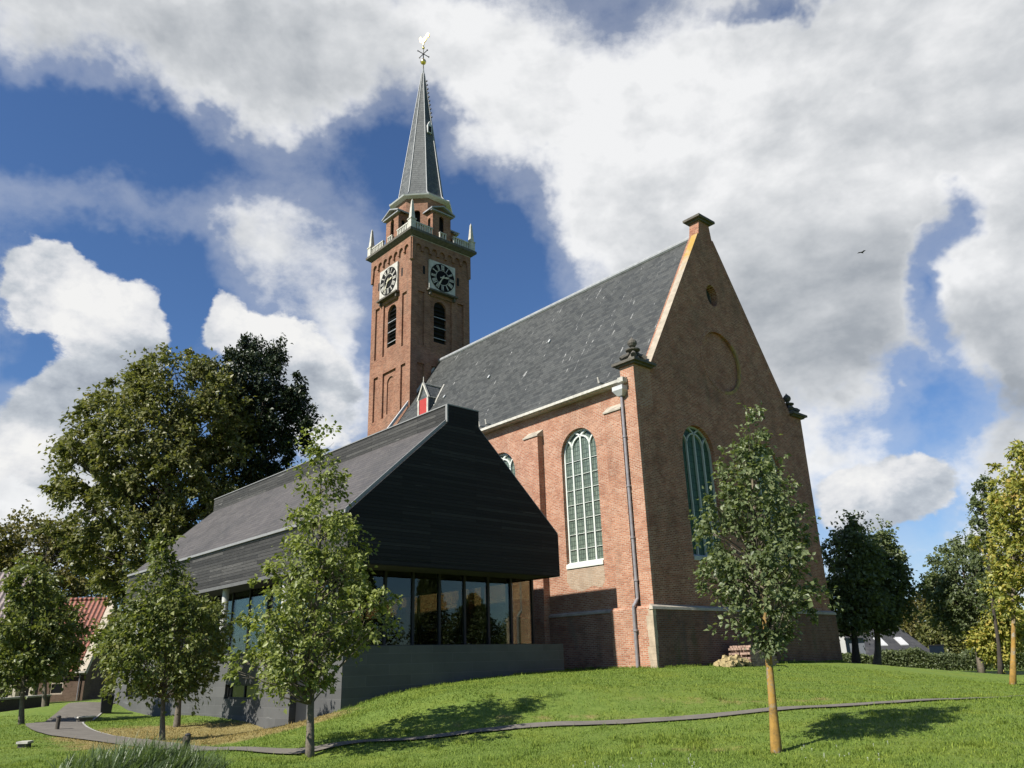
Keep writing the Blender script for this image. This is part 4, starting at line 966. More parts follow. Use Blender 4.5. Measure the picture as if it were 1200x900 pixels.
apart(mb, 'base_wall', 'grey_blockwork')
for v0, v1, z0, z1 in ((5.3, 8.0, .70, 1.17), (15.74, 18.75, .66, 1.16)):
    mb = MB(); mb.plate(ASD, rect(v0, v1, z0, z1), [rect(v0 + .05, v1 - .05, z0 + .05, z1 - .05)], -.20, -.10); mb.plate(ASD, rect((v0 + v1) / 2 - .03, (v0 + v1) / 2 + .03, z0 + .051, z1 - .051), [], -.19, -.11)
    w = apart(mb, 'slot_window', 'black_paint')
    mb = MB(); mb.plate(ASD, rect(v0 + .04, v1 - .04, z0 + .04, z1 - .04), [], -.17, -.15); apart(mb, 'pane', 'window_pane', w)
mb = MB(); mb.plate(ASD, rect(1.98, 3.08, -1.0, 1.75), [], -.28, -.22); 
dr = apart(mb, 'door', 'black_paint'); mb = MB(); mb.tube([(.16, 2.1, .5), (.16, 2.1, .9)], .02, 8); apart(mb, 'handle', 'aluminium', dr)
# a pale end fin beyond the wall's far corner
mb = MB(); mb.hexa([(-.02, 19.602, -.8), (.5, 19.602, -.8), (.5, 20.5, -.8), (-.02, 20.5, -.8), (-.02, 19.602, 2.2), (.5, 19.602, 2.2), (.5, 20.2, 2.2), (-.02, 20.2, 2.2)]); apart(mb, 'end_fin', 'grey_blockwork')
mb = MB(); mb.box(.31, AW - .31, .31, 19.29, 2.02, 2.195); apart(mb, 'floor', 'annex_floor')
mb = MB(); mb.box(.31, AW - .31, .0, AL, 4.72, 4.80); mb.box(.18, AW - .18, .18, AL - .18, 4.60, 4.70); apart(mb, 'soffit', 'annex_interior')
# timber skin: long bands, gables, ridge box
ZE, ZB, ZR, RB, RBB = 6.13, 4.58, 10.29, .70, 9.66; MU = AW / 2
mb = MB(); mb.box(0, .16, .16, AL - .16, ZB, ZE); mb.box(AW - .16, AW, .16, AL - .16, ZB, ZE)
prof = [(0, ZB), (AW, ZB), (AW, ZE), (MU + RB, RBB), (MU - RB, RBB), (0, ZE)]
mb.plate(AG, prof, [], -.16, 0); mb.plate(AG, prof, [], -AL, -AL + .16)
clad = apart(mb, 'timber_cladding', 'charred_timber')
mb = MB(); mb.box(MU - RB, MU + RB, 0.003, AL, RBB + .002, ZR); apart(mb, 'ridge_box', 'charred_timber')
mb = MB()
for s_ in (0, 1):
    a, b = ((-.02, ZE), (MU - RB, RBB)) if s_ == 0 else ((AW + .02, ZE), (MU + RB, RBB))
    mb.plate(AG, [a, b, (b[0], b[1] - .12), (a[0], a[1] - .12)] if s_ == 0 else [b, a, (a[0], a[1] - .12), (b[0], b[1] - .12)], [], -AL + .17, -.17)
rfo = apart(mb, 'annex_roof', 'slate_annex')
mb = MB(); mb.box(-.09, -.004, .05, AL - .05, ZE - .05, ZE + .04); mb.bar((-.02, .08, ZE + .02), (MU - RB, .08, RBB + .02), .18, .05, up=(0, 1, 0)); mb.bar((AW + .02, .08, ZE + .02), (MU + RB, .08, RBB + .02), .10, .05, up=(0, 1, 0))
mb.box(MU - RB - .05, MU - RB - .003, -.005, .10, RBB, ZR + .02); mb.box(MU - RB - .03, MU + RB + .03, .0, AL, ZR + .002, ZR + .04)
apart(mb, 'metal_flashing', 'aluminium', rfo)
mb = MB(); mb.box(-.05, -.004, .05, AL - .05, ZB - .02, ZB + .10); apart(mb, 'drip_trim', 'drip_grey', clad)
# glazing: recessed glass walls
GV, GU = 1.5, 1.25
FG2 = ((0, GV, 0), (1, 0, 0), (0, 0, 1), (0, -1, 0)); 
glz = apart(MB().box(GU + .03, AW - .06, GV, GV + .02, BT + .02, 4.6), 'front_glazing', 'annex_glass')
mb = MB(); mb.box(GU, GU + .02, GV + .06, 18.6, BT + .02, 4.6); g2_ = apart(mb, 'side_glazing', 'annex_glass')
mb = MB(); mb.box(AW - .10, AW - .08, GV + .06, 18.6, BT + .02, 4.6); g3_ = apart(mb, 'side_glazing', 'annex_glass')
n = 7; e = (AW - .05 - GU) / n
for k in range(n + 1): u = GU + e * k; apart(MB().box(u - .045, u + .045, GV - .05, GV + .07, BT + .061, 4.598), 'mullion', 'black_paint', glz)
apart(MB().box(GU, AW - .05, GV - .05, GV + .07, BT + .001, BT + .06), 'bottom_rail', 'black_paint', glz)
for gl, u in ((g2_, GU), (g3_, AW - .10)):
    for v in np.arange(GV + 1.4, 18.6, 1.6 if gl is g2_ else 1.5): apart(MB().box(u - .03, u + .07, v - .04, v + .04, BT + .001, 4.598), 'mullion', 'black_paint', gl)
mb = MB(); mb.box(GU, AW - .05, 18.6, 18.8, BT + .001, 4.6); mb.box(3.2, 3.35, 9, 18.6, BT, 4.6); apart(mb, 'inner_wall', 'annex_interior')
for v0, v1 in ((7.6, 8.1), (8.5, 8.9), (3.2, 3.8)):
    mb = MB(); vs = []; K = 14
    pts = [(GU + .25 + .06 * math.sin(k * 2.1), v0 + (v1 - v0) * k / K) for k in range(K + 1)]
    mb.plate(((0, 0, 0), (1, 0, 0), (0, 1, 0), (0, 0, 1)), pts + [(a + .02, b) for a, b in pts[::-1]], [], BT + .05, 4.5); apart(mb, 'curtain', 'curtain')
for v in (4.5, 9.5, 14.5, 19.2):
    mb = MB(); mb.tube([(.34, v, BT + .002), (.34, v, 4.6)], .125, 16, cap=True); apart(mb, 'round_column', 'column_white', smooth=False)

# ------------------------------------------------------------------ houses
def xyD(x, D): return at_depth(x, 790, D)[0]
P0 = at_depth(101, 786, 70); P1 = at_depth(70, 786, 70)
hx1, hx0 = P0[0], P1[0] - 5.5; hb = hz((hx0 + hx1) / 2, 70) - .3
house = thing('brick_house', 'dark brick house with steep red pantile roof and pale verge beyond the path', 'house', (hx1, 70, hb))
def hp(mb, name, mats, parent=None): return mb.build(name, mats, parent or house, 0, off=(hx1, 70, hb))
ze, zr, dp_ = P0[2], at_depth(108, 702, 73.5)[2], 3.6
mb = MB(); mb.plate(((0, 70, 0), (1, 0, 0), (0, 0, 1), (0, -1, 0)), rect(hx0, hx1, hb, ze), [rect(hx1 - 2.85, hx1 - 1.75, hb + .9, ze - .35), rect(hx1 - 6.6, hx1 - 5.5, hb + .2, ze - .3)], -.3, 0)
mb.plate(((hx1, 0, 0), (0, 1, 0), (0, 0, 1), (1, 0, 0)), [(70.3, hb), (70 + 2 * dp_, hb), (70 + 2 * dp_, ze), (70 + dp_, zr - .15), (70.3, ze + .1)], [], -.3, 0)
mb.box(hx0, hx0 + .3, 70.3, 70 + 2 * dp_ - .3, hb, ze); mb.box(hx0, hx1 - .3, 70 + 2 * dp_ - .3, 70 + 2 * dp_, hb, ze); hp(mb, 'wall', 'brick_house')
mb = MB(); FH = ((hx1, 0, 0), (0, 1, 0), (0, 0, 1), (1, 0, 0))
L = hx1 - hx0
mb.plate(FH, [(69.75, ze - .05), (70 + dp_, zr), (70 + dp_, zr - .2), (69.95, ze - .2)], [], -L, -.55); mb.plate(FH, [(70 + 2 * dp_ + .25, ze - .05), (70 + dp_, zr), (70 + dp_, zr - .2), (70 + 2 * dp_, ze - .2)], [], -L, -.55)
rf_ = hp(mb, 'roof', 'red_pantile')
mb = MB(); mb.plate(FH, [(69.7, ze - .02), (70 + dp_, zr + .08), (70 + dp_, zr - .3), (69.95, ze - .3)], [], -.548, .12); hp(mb, 'verge', 'house_trim', rf_)
mb = MB(); mb.tube([(hx0, 70 + dp_, zr + .02), (hx1 - .5, 70 + dp_, zr + .02)], .16, 8); hp(mb, 'ridge_tile', 'red_pantile', rf_)
mb = MB(); mb.box(hx0, hx1 + .1, 69.58, 69.72, ze - .16, ze - .03); hp(mb, 'gutter', 'white_stone', rf_)
for a, b, z0, z1 in ((hx1 - 2.85, hx1 - 1.75, hb + .9, ze - .35), (hx1 - 6.6, hx1 - 5.5, hb + .2, ze - .3)):
    mb = MB(); fr = ((0, 70, 0), (1, 0, 0), (0, 0, 1), (0, -1, 0)); mb.plate(fr, rect(a, b, z0, z1), [rect(a + .1, b - .1, z0 + .1, (z0 + z1) / 2 + .1), rect(a + .1, b - .1, (z0 + z1) / 2 + .22, z1 - .1)], -.15, -.05)
    w = hp(mb, 'window', 'house_trim'); mb = MB(); mb.plate(fr, rect(a + .05, b - .05, z0 + .05, z1 - .05), [], -.13, -.11); hp(mb, 'pane', 'window_pane', w)
mb = MB(); mb.tube([(hx1 - .4, 69.9, hb), (hx1 - .4, 69.9, ze - .1)], .05, 6); hp(mb, 'downpipe', 'zinc_pipe')

# neighbour: only a piece of its tiled roof shows
Q = at_depth(6, 712, 60); qx = Q[0]; qb = hz(qx - 3, 60) - .3
nb = thing('neighbour_house', 'house with a faded pinkish grey tile roof at the far left behind a leafy tree', 'house', (qx, 60, qb))
def np_(mb, name, mats, parent=None): return mb.build(name, mats, parent or nb, 0, off=(qx, 60, qb))
ez = at_depth(6, 745, 60)[2]; rz = at_depth(0, 690, 62)[2]
mb = MB(); mb.plate(((qx, 0, 0), (0, 1, 0), (0, 0, 1), (1, 0, 0)), [(60, qb), (66, qb), (66, ez), (63, rz + 1.2), (60, ez)], [], -.3, 0); mb.box(qx - 8, qx - .3, 60, 60.3, qb, ez); mb.box(qx - 8, qx - .3, 65.7, 66, qb, ez); mb.box(qx - 8, qx - 7.7, 60.3, 65.7, qb, ez); np_(mb, 'wall', 'brick_house')
mb = MB(); FH = ((qx, 0, 0), (0, 1, 0), (0, 0, 1), (1, 0, 0)); mb.plate(FH, [(59.6, ez - .3), (63, rz + 1.4), (66.4, ez - .3), (66.2, ez - .4), (63, rz + 1.2), (59.8, ez - .4)], [], -8.2, .25); np_(mb, 'roof', 'grey_pantile')

# low garden wall at the far left
A_, B_ = at_depth(-30, 836, 44), at_depth(56, 818, 52)
gwl = thing('garden_wall', 'low dark garden wall with a pale coping below the houses at the far left', 'wall', (B_[0], B_[1], B_[2]))
def gw_(mb, n, m_): return mb.build(n, m_, gwl, 0, off=tuple(B_))
za = at_depth(0, 821, 45)[2]
mb = MB(); mb.bar((A_[0], A_[1], za - 1.0), (B_[0], B_[1], za - 1.0), .3, 2.0); gw_(mb, 'brickwork', 'wall_dark')
mb = MB(); mb.bar((A_[0], A_[1], za + .05), (B_[0], B_[1], za + .05), .4, .1); gw_(mb, 'coping', 'concrete')
for px_, nm in ((20, 0), (36, 0)):
    pass
# pale gate posts by the garden wall
for px_, y0, y1, lab in ((15, 800, 820, 'wider cream gate post at the end of the dark garden wall'), (38, 793, 807, 'slim cream gate post beside the window of the brick house')):
    a = at_depth(px_, y1, 54); b = at_depth(px_, y0, 54); w = .22 if px_ < 30 else .13
    mb = MB(); mb.box(-w, w, -w, w, -1.2, b[2] - a[2]); mb.box(-w - .05, w + .05, -w - .05, w + .05, b[2] - a[2] + .001, b[2] - a[2] + .12)
    o = mb.build('gate_post', 'house_trim'); o.location = a; tag(o, lab, 'post', 'gate posts below the brick house')

# right: slate-roofed low house and a white gabled outbuilding
e0 = at_depth(1032, 768, 62); e1 = at_depth(1097, 767, 62); r1 = at_depth(1049, 732, 66.5); r0 = at_depth(1000, 733, 66.5)
rb = hz(e1[0] - 3, 64) - .2
rh = thing('slate_house', 'low house with a plain grey hipped roof and two skylights behind the hedge', 'house', (e1[0] - 3, 62, rb))
def rp(mb, name, mats, parent=None): return mb.build(name, mats, parent or rh, 0, off=(e1[0] - 3, 62, rb))
xl, xr, ez = e0[0] - 4.0, e1[0], e1[2]; rz = r1[2]
mb = MB(); mb.box(xl + .4, xr - .4, 62.4, 70.6, rb, ez - .05); rp(mb, 'wall', 'brick_house')
mb = MB(); mb.add([(xl, 62, ez), (xr, 62, ez), (xr, 71, ez), (xl, 71, ez), (xl, 66.5, rz), (r1[0], 66.5, rz), (xl, 62, ez - .15), (xr, 62, ez - .15), (xr, 71, ez - .15), (xl, 71, ez - .15)], [(0, 1, 5, 4), (1, 2, 5), (2, 3, 4, 5), (3, 0, 4), (0, 6, 7, 1), (1, 7, 8, 2), (2, 8, 9, 3), (3, 9, 6, 0), (6, 9, 8, 7)])
rr = rp(mb, 'roof', 'slate_house'); mb = MB(); mb.box(xl, xr, 61.86, 61.995, ez - .2, ez - .05); rp(mb, 'gutter', 'lead_light', rr)
sl = (rz - ez) / 4.5
for c in (1031, 1055):
    q = at_depth(c, 750, 64); x = q[0]; y0, y1 = 63.4, 64.5
    def rz_(y, o=.06): return ez + (y - 62) * sl + o
    mb = MB(); mb.hexa([(x - .3, y0, rz_(y0, -.02)), (x + .3, y0, rz_(y0, -.02)), (x + .3, y1, rz_(y1, -.02)), (x - .3, y1, rz_(y1, -.02)), (x - .3, y0, rz_(y0)), (x + .3, y0, rz_(y0)), (x + .3, y1, rz_(y1)), (x - .3, y1, rz_(y1))]); rp(mb, 'skylight', 'lead_light', rr)
w0 = at_depth(981, 776, 58); w1 = at_depth(993, 745, 58); w2 = at_depth(1018, 776, 58)
ob = thing('outbuilding', 'small outbuilding with a bright white end wall and grey side beside the church corner', 'outbuilding', (w0[0], 58, hz(w0[0], 58) - .3))
oo = tuple(ob.location)
zt = w1[2] + .1
mb = MB(); mb.box(w0[0], w0[0] + .75, 57.9, 61, oo[2], zt); mb.build('end_wall', 'render_white', ob, 0, off=oo)
mb = MB(); mb.box(w0[0] + .752, w2[0], 58.2, 61, oo[2], zt - .25); mb.build('side_wall', 'render_grey', ob, 0, off=oo)
mb = MB(); mb.box(w0[0] - .1, w2[0] + .15, 57.8, 61.2, zt + .001, zt + .14); mb.build('flat_roof', 'stone_dark', ob, 0, off=oo)

# ------------------------------------------------------------------ small things
def CHW(u, v): P = CH + G * u + S * v; return P[0], P[1]
def bricks(mb, x0, x1, y0, y1, z0, rows, bl, bh, bd, rnd, jit=.02, drop=.1, taper=0.):
    for r in range(rows):
        x = x0 + taper * r * .5 + (0 if r % 2 else bl / 2)
        while x < x1 - taper * r:
            for y in np.arange(y0, y1 - .01, bd):
                if rnd.random() < drop and r > rows * .4: continue
                a = rnd.uniform(-jit, jit) * 3; c = Vector((x + rnd.uniform(-jit, jit), y + rnd.uniform(-jit, jit), z0 + bh * r)); hx, hy = bl * .47, bd * .46
                pts = []
                for zz in (0, bh * rnd.uniform(.82, .97)):
                    for sx_, sy_ in ((-1, -1), (1, -1), (1, 1), (-1, 1)):
                        dx, dy = sx_ * hx, sy_ * hy; pts.append((c.x + dx * math.cos(a) - dy * math.sin(a), c.y + dx * math.sin(a) + dy * math.cos(a), c.z + zz))
                mb.hexa(pts)
            x += bl
rnd = random.Random(11)
bx_, by_ = CHW(4.5, -.9); bz = hz(bx_, by_)
mb = MB(); bricks(mb, -.85, .85, -.45, .45, 0, 9, .23, .085, .115, rnd, .015, .06); bricks(mb, .45, 1.0, -.4, .4, 0, 5, .23, .085, .115, rnd, .03, .3)
o = mb.build('brick_stack', 'old_brick'); o.location = (bx_, by_, bz - .02); o.rotation_euler = (0, 0, YAW); tag(o, 'stack of reclaimed reddish bricks against the church gable', 'brick stack')
bx_, by_ = CHW(3.0, -1.0); bz = hz(bx_, by_)
mb = MB()
for k in range(150):
    t = rnd.uniform(-1, 1); s_ = rnd.uniform(-.5, .5); hmax = .38 * (1 - abs(t) ** 2.2) * (1 - abs(s_) * .9); z = rnd.uniform(0, max(.04, hmax)); q = rnd.uniform(.07, .13)
    a = rnd.uniform(0, 3.14); b_ = rnd.uniform(-.5, .5); ax_ = np.array([math.cos(a), math.sin(a) * math.cos(b_), math.sin(b_)]); ay = np.array([-math.sin(a), math.cos(a), 0.1]); az_ = np.cross(ax_, ay); c = np.array([t * .72, s_ * .7, z + .05])
    mb.hexa([tuple(c + ax_ * i * q + ay * j * q * .6 + az_ * l * q * .45) for l in (-1, 1) for i, j in ((-1, -1), (1, -1), (1, 1), (-1, 1))])
o = mb.build('rubble_heap', 'pale_rubble'); o.location = (bx_, by_, bz - .02); o.rotation_euler = (0, 0, YAW); tag(o, 'low heap of pale yellowish rubble stones beside the brick stack', 'rubble heap')

def bollard(px, yb, D, h, lab):
    p = at_depth(px, yb, D); z = hz(p[0], p[1])
    t = thing('bollard', lab, 'bollard', (p[0], p[1], z), 0, 'bollards beside the path')
    mb = MB(); mb.tube([(0, 0, -.2), (0, 0, h)], .06, 12); mb.build('post', 'wood_post', t)
    mb = MB(); mb.lathe((0, 0, h + .001), [(.065, 0), (.066, .02), (.045, .04), (.015, .05)], 12); mb.build('cap', 'iron', t)
bollard(65.5, 863, 25.2, .36, 'short dark bollard on the grass in the bend of the path')
bollard(218.5, 880, 17.6, .34, 'short dark bollard rising behind the reeds')
p = at_depth(214.5, 879, 17.5); mb = MB(); mb.hexa([(-.025, -.025, -.2), (.025, -.025, -.2), (.025, .025, -.2), (-.025, .025, -.2), (-.02, -.02, .34), (.02, -.02, .34), (.02, .02, .30), (-.02, .02, .30)]); o = mb.build('stake', 'wood_post'); o.location = (p[0], p[1], hz(p[0], p[1])); tag(o, 'thin wooden stake right beside a bollard behind the reeds', 'stake')
# bin
p = at_depth(124.5, 831, 35.5); t = thing('waste_bin', 'black square waste bin standing at the far end of the annex wall', 'bin', (p[0], p[1], hz(p[0], p[1])), .5)
mb = MB(); mb.hexa([(-.2, -.2, 0), (.2, -.2, 0), (.2, .2, 0), (-.2, .2, 0), (-.24, -.24, .68), (.24, -.24, .68), (.24, .24, .68), (-.24, .24, .68)]); mb.build('body', 'bin_black', t)
mb = MB(); mb.hexa([(-.26, -.26, .681), (.26, -.26, .681), (.26, .26, .681), (-.26, .26, .681), (-.2, -.2, .76), (.2, -.2, .76), (.2, .2, .76), (-.2, .2, .76)]); mb.build('lid', 'bin_black', t)
# concrete blocks
for (px, yb, D, L_, rz_, h, lab) in ((27, 883, 20.3, .13, .1, .09, 'low concrete block with a white top in the grass at the bottom left'), (100, 838, 31, .30, .9, .18, 'low slanting white topped block at the edge of the path near the bin')):
    p = at_depth(px, yb, D); t = thing('concrete_block', lab, 'block', (p[0], p[1], hz(p[0], p[1])), rz_, 'concrete blocks by the path')
    mb = MB(); mb.box(-L_ * .8, L_ * .8, -.11, .11, -.2, h); mb.build('base', 'stone_dark', t); mb = MB(); mb.box(-L_, L_, -.15, .15, h + .001, h + .05); mb.build('slab', 'white_stone', t)
# sign by the hedge
p = at_depth(1100, 772, 56); gz_ = hz(p[0], p[1]); t = thing('information_sign', 'small dark blue sign board on posts in front of the hedge', 'sign', (p[0], p[1], gz_), 0)
zz = at_depth(1100, 768, 56)[2] - gz_
mb = MB(); mb.box(-.47, .47, -.03, .03, zz, zz + .62); mb.build('board', 'sign_blue', t)
mb = MB(); mb.box(-.5, .5, -.05, .05, zz + .621, zz + .68); mb.build('top_rail', 'iron', t)
for s_ in (-.42, .42): mb = MB(); mb.box(s_ - .04, s_ + .04, .031, .10, -.2, zz + .61); mb.build('post', 'iron', t)
# bird in flight
p = at_depth(1010, 296, 60); mb = MB()
mb.tube([(-.18, 0, 0), (-.08, 0, .01), (.05, 0, .01), (.16, 0, .02), (.22, 0, .02)], [.01, .05, .055, .035, .008], 8)
for s_ in (-1, 1): mb.add([(-.06, s_ * .03, .02), (.09, s_ * .03, .02), (.05, s_ * .22, .10), (-.05, s_ * .42, .05), (-.09, s_ * .22, .09), (-.06, s_ * .03, .035), (.09, s_ * .03, .035), (.05, s_ * .22, .11), (-.05, s_ * .42, .055), (-.09, s_ * .22, .10)], [(0, 1, 2, 3, 4), (5, 9, 8, 7, 6), (0, 5, 6, 1), (1, 6, 7, 2), (2, 7, 8, 3), (3, 8, 9, 4), (4, 9, 5, 0)])
o = mb.build('bird', 'bird_dark'); o.location = p; o.rotation_euler = (.1, .1, .6); tag(o, 'small dark bird in flight against the clouds right of the gable', 'bird')

# ------------------------------------------------------------------ foliage
def leaf_mesh(name, C, A, N, L, Wd, material, parent=None, fold=.18):
    """one small folded leaf per row of C (base), A (axis), N (normal)"""
    n = len(C); A = A / np.linalg.norm(A, axis=1)[:, None]
    B = np.cross(A, N); B /= (np.linalg.norm(B, axis=1)[:, None] + 1e-9); Nn = np.cross(B, A)
    L = L[:, None]; Wd = Wd[:, None]
    mid = C + A * L * .45 + Nn * Wd * fold
    V = np.stack([C, mid + B * Wd * .5, C + A * L - Nn * L * .12, mid - B * Wd * .5], 1).reshape(-1, 3)
    k = np.arange(n) * 4
    F = np.stack([k, k + 1, k + 2, k, k + 2, k + 3], 1).reshape(-1)
    me = bpy.data.meshes.new(name)
    me.vertices.add(4 * n); me.vertices.foreach_set('co', V.astype(np.float32).ravel())
    me.loops.add(6 * n); me.loops.foreach_set('vertex_index', F.astype(np.int32))
    me.polygons.add(2 * n); me.polygons.foreach_set('loop_start', np.arange(0, 6 * n, 3, dtype=np.int32)); me.polygons.foreach_set('loop_total', np.full(2 * n, 3, np.int32))
    me.update(calc_edges=True); me.validate()
    me.materials.append(MATS[material])
    o = bpy.data.objects.new(name, me); COL.objects.link(o)
    if parent is not None: o.parent = parent
    return o

def tree(name, label, cat, base, D, prof, rt, bark, leaf, clumps=120, per=60, ls=.09, cs=.28, seed=1, group=None, flat=1.0, limbs=60, out=.5, lobes=.28, trunk_to=.86, tilt=0.0, droop=.35, multi=1, cover=None, inner=0.12):
    r = np.random.default_rng(seed)
    b = at_depth(base[0], base[1], D); bz = hz(b[0], b[1]); B0 = np.array([b[0], b[1], bz])
    rows = []
    for (y, xl, xr) in prof:
        a = at_depth(xl, y, D); c = at_depth(xr, y, D); rows.append((a[2] - bz, (a[0] + c[0]) / 2 - b[0], (c[0] - a[0]) / 2))
    rows.sort(); rows = np.array(rows)
    z0, z1 = rows[0, 0], rows[-1, 0]
    def R(z): return np.interp(z, rows[:, 0], rows[:, 2])
    def CX(z): return np.interp(z, rows[:, 0], rows[:, 1])
    topx = float(np.average(rows[:, 1], weights=rows[:, 2])) * .55 + rows[-1, 1] * .45
    def TX(z): return topx * np.clip(z / z1, -.1, 1)
    # irregular outline: a few lobes in (angle, height)
    ph = r.uniform(0, 6.28, (6,)); kz = r.uniform(1.2, 3.2, 6); ka = np.array([1, 2, 2, 3, 3, 4])
    H = z1 - z0
    def lobe(th, z): 
        s_ = sum(np.sin(ka[i] * th + kz[i] * 6.28 * (z - z0) / H + ph[i]) for i in range(6)) / 6
        return np.minimum(1 + lobes * 1.6 * s_, 1.1)
    # clump centres
    cz = []; 
    zz = np.linspace(z0, z1, 200); w = (R(zz) + .15 * R(zz).max()) ** 1.55; cdf = np.cumsum(w) / w.sum()
    z = np.clip(np.interp(r.random(clumps), cdf, zz), z0 + cs * .35, z1); th = r.uniform(0, 2 * math.pi, clumps)
    u = r.random(clumps) ** out; u = inner + (1 - inner) * u
    rad = np.maximum(R(z) - cs * .55, .03) * u * lobe(th, z)
    Cc = np.column_stack([CX(z) + rad * np.cos(th), rad * np.sin(th) * flat, z + r.normal(0, cs * .3, clumps)])
    csz = cs * r.uniform(.55, 1.35, clumps)
    spray = r.random(clumps) < .16                 # loose sprays that break the outline
    ext = np.where(spray, r.uniform(1.08, 1.3, clumps), 1.0)
    Cc[:, 0] = CX(Cc[:, 2]) + (Cc[:, 0] - CX(Cc[:, 2])) * ext; Cc[:, 1] *= ext; Cc[:, 2] += np.where(spray, r.normal(0, cs * .5, clumps), 0)
    csz = np.where(spray, csz * .6, csz)
    root = thing(name, label, cat, tuple(B0), 0, group)
    # trunk and limbs
    mb = MB()
    for m_ in range(multi):
        ox = (m_ - (multi - 1) / 2) * rt * 5
        zt = np.linspace(-.3, z0 + H * trunk_to, 12)
        wob = r.uniform(-1, 1, 2) * rt
        pts = [(float(TX(q)) + ox * (1 - max(q, 0) / z1 * .6) + wob[0] * math.sin(q * 1.3) * .5 + tilt * q, wob[1] * math.sin(q * 1.1) * .5, q) for q in zt]
        tr_ = [rt * (1.35 if i == 0 else 1.12 if i == 1 else 1 - .82 * i / 11) for i in range(12)]
        mb.tube(pts, tr_, 10)
        tp = np.array(pts)
    order = np.argsort(-rad)[:limbs] if limbs < clumps else np.arange(clumps)
    order = r.permutation(clumps)[:limbs]
    for i in order:
        p = Cc[i]; zs = max(z0 * .92, p[2] - rad[i] * r.uniform(.5, 1.1)); zs = min(zs, tp[-1, 2])
        s_ = np.array([np.interp(zs, tp[:, 2], tp[:, 0]), np.interp(zs, tp[:, 2], tp[:, 1]), zs])
        rl = max(rt * .30 * (1 - .6 * (zs - z0) / H), .006)
        m1 = s_ + (p - s_) * .35 + np.array([0, 0, -.04 * rad[i]]) + r.normal(0, .04, 3) * rad[i]; m2 = s_ + (p - s_) * .7 + r.normal(0, .05, 3) * rad[i]
        mb.tube([s_, m1, m2, p], [rl, rl * .7, rl * .45, rl * .15], 5, 1)
        for q in range(2):
            t = p + r.normal(0, csz[i] * .4, 3); mb.tube([m2, (m2 + t) / 2 + r.normal(0, .03, 3) * csz[i], t], [rl * .35, rl * .25, .003], 4, 1)
    mb.build('trunk', [bark, 'bark_grey' if bark == 'bark_yellow' else bark], root, smooth=True)
    # leaves
    n = clumps * per
    ci = np.repeat(np.arange(clumps), per)
    # leaves sit along a handful of twigs that leave each clump centre
    NTW = 7
    oc_ = np.column_stack([Cc[:, 0] - CX(Cc[:, 2]), Cc[:, 1], np.zeros(clumps)]); oc_ /= (np.linalg.norm(oc_, axis=1)[:, None] + 1e-6)
    tw = r.normal(0, .75, (clumps, NTW, 3)) + oc_[:, None, :] * .55 + np.array([0, 0, .22]); tw /= np.linalg.norm(tw, axis=2)[:, :, None]
    tl = r.uniform(.6, 1.5, (clumps, NTW))
    ti = r.integers(0, NTW, n); s1 = r.random(n) ** .75
    D_ = tw[ci, ti] * (tl[ci, ti] * csz[ci] * s1)[:, None]; D_[:, 2] -= .28 * csz[ci] * s1 ** 2
    P = Cc[ci] + D_ + r.normal(0, 1, (n, 3)) * (csz[ci] * .17)[:, None]
    outw = np.column_stack([P[:, 0] - CX(P[:, 2]), P[:, 1], np.zeros(n)]); outw /= (np.linalg.norm(outw, axis=1)[:, None] + 1e-6)
    A = outw * .3 + tw[ci, ti] * .5 + r.normal(0, .55, (n, 3)) + np.array([0, 0, -droop]); N = np.array([0, 0, .75]) + outw * .35 + r.normal(0, .55, (n, 3))
    L = ls * r.uniform(.45, 1.5, n)
    leaf_mesh('crown', P, A, N, L, L * r.uniform(.55, .8, n), leaf, root)
    return root

SG = 'young lawn trees'
tree('young_tree', 'slender young tree with a yellow lichened trunk in front of the church gable', 'tree', (910, 882), 14.7,
     [(758, 888, 908), (742, 872, 928), (722, 845, 950), (700, 818, 953), (680, 808, 956), (640, 820, 950), (600, 826, 944), (560, 832, 922), (525, 852, 905), (505, 870, 897), (490, 884, 892)],
     .082, 'bark_yellow', 'leaf_grey_green', 200, 58, .088, .26, 21, SG, limbs=110, out=.5, lobes=.3, trunk_to=.8)
tree('young_tree', 'pale green open crowned young tree in front of the annex gable corner', 'tree', (363, 888), 16.0,
     [(822, 318, 350), (800, 288, 395), (770, 274, 440), (740, 285, 462), (700, 300, 462), (670, 312, 452), (640, 322, 436), (605, 335, 422), (570, 345, 408), (540, 355, 396), (520, 362, 386), (505, 374, 380)],
     .072, 'bark_grey', 'leaf_sapling', 240, 56, .088, .28, 22, SG, limbs=130, out=.55, lobes=.34, trunk_to=.88)
tree('young_tree', 'bushy young tree behind the reeds, its trunk nearest the reed clump', 'tree', (190, 869), 21.5,
     [(815, 165, 225), (795, 128, 252), (765, 116, 266), (740, 130, 260), (712, 146, 246), (685, 162, 222), (655, 178, 208), (632, 188, 202)],
     .066, 'bark_grey', 'leaf_maple', 185, 70, .108, .34, 23, SG, limbs=90, out=.5, lobes=.34)
tree('young_tree', 'thin trunked young tree close to the grey annex wall, half hidden by a bushier one', 'tree', (207, 852), 27.5,
     [(808, 190, 232), (790, 172, 256), (760, 165, 268), (725, 172, 262), (695, 182, 246), (668, 196, 226)],
     .10, 'bark_grey', 'leaf_maple', 110, 66, .12, .38, 24, SG, limbs=50)
tree('young_tree', 'dark green young tree at the left edge of the lawn with a pale lower trunk', 'tree', (25, 850), 31,
     [(806, 5, 48), (790, -12, 74), (760, -20, 82), (730, -12, 80), (700, 2, 70), (670, 14, 58), (648, 28, 46)],
     .095, 'bark_grey', 'leaf_maple', 170, 66, .145, .45, 25, SG, limbs=70)
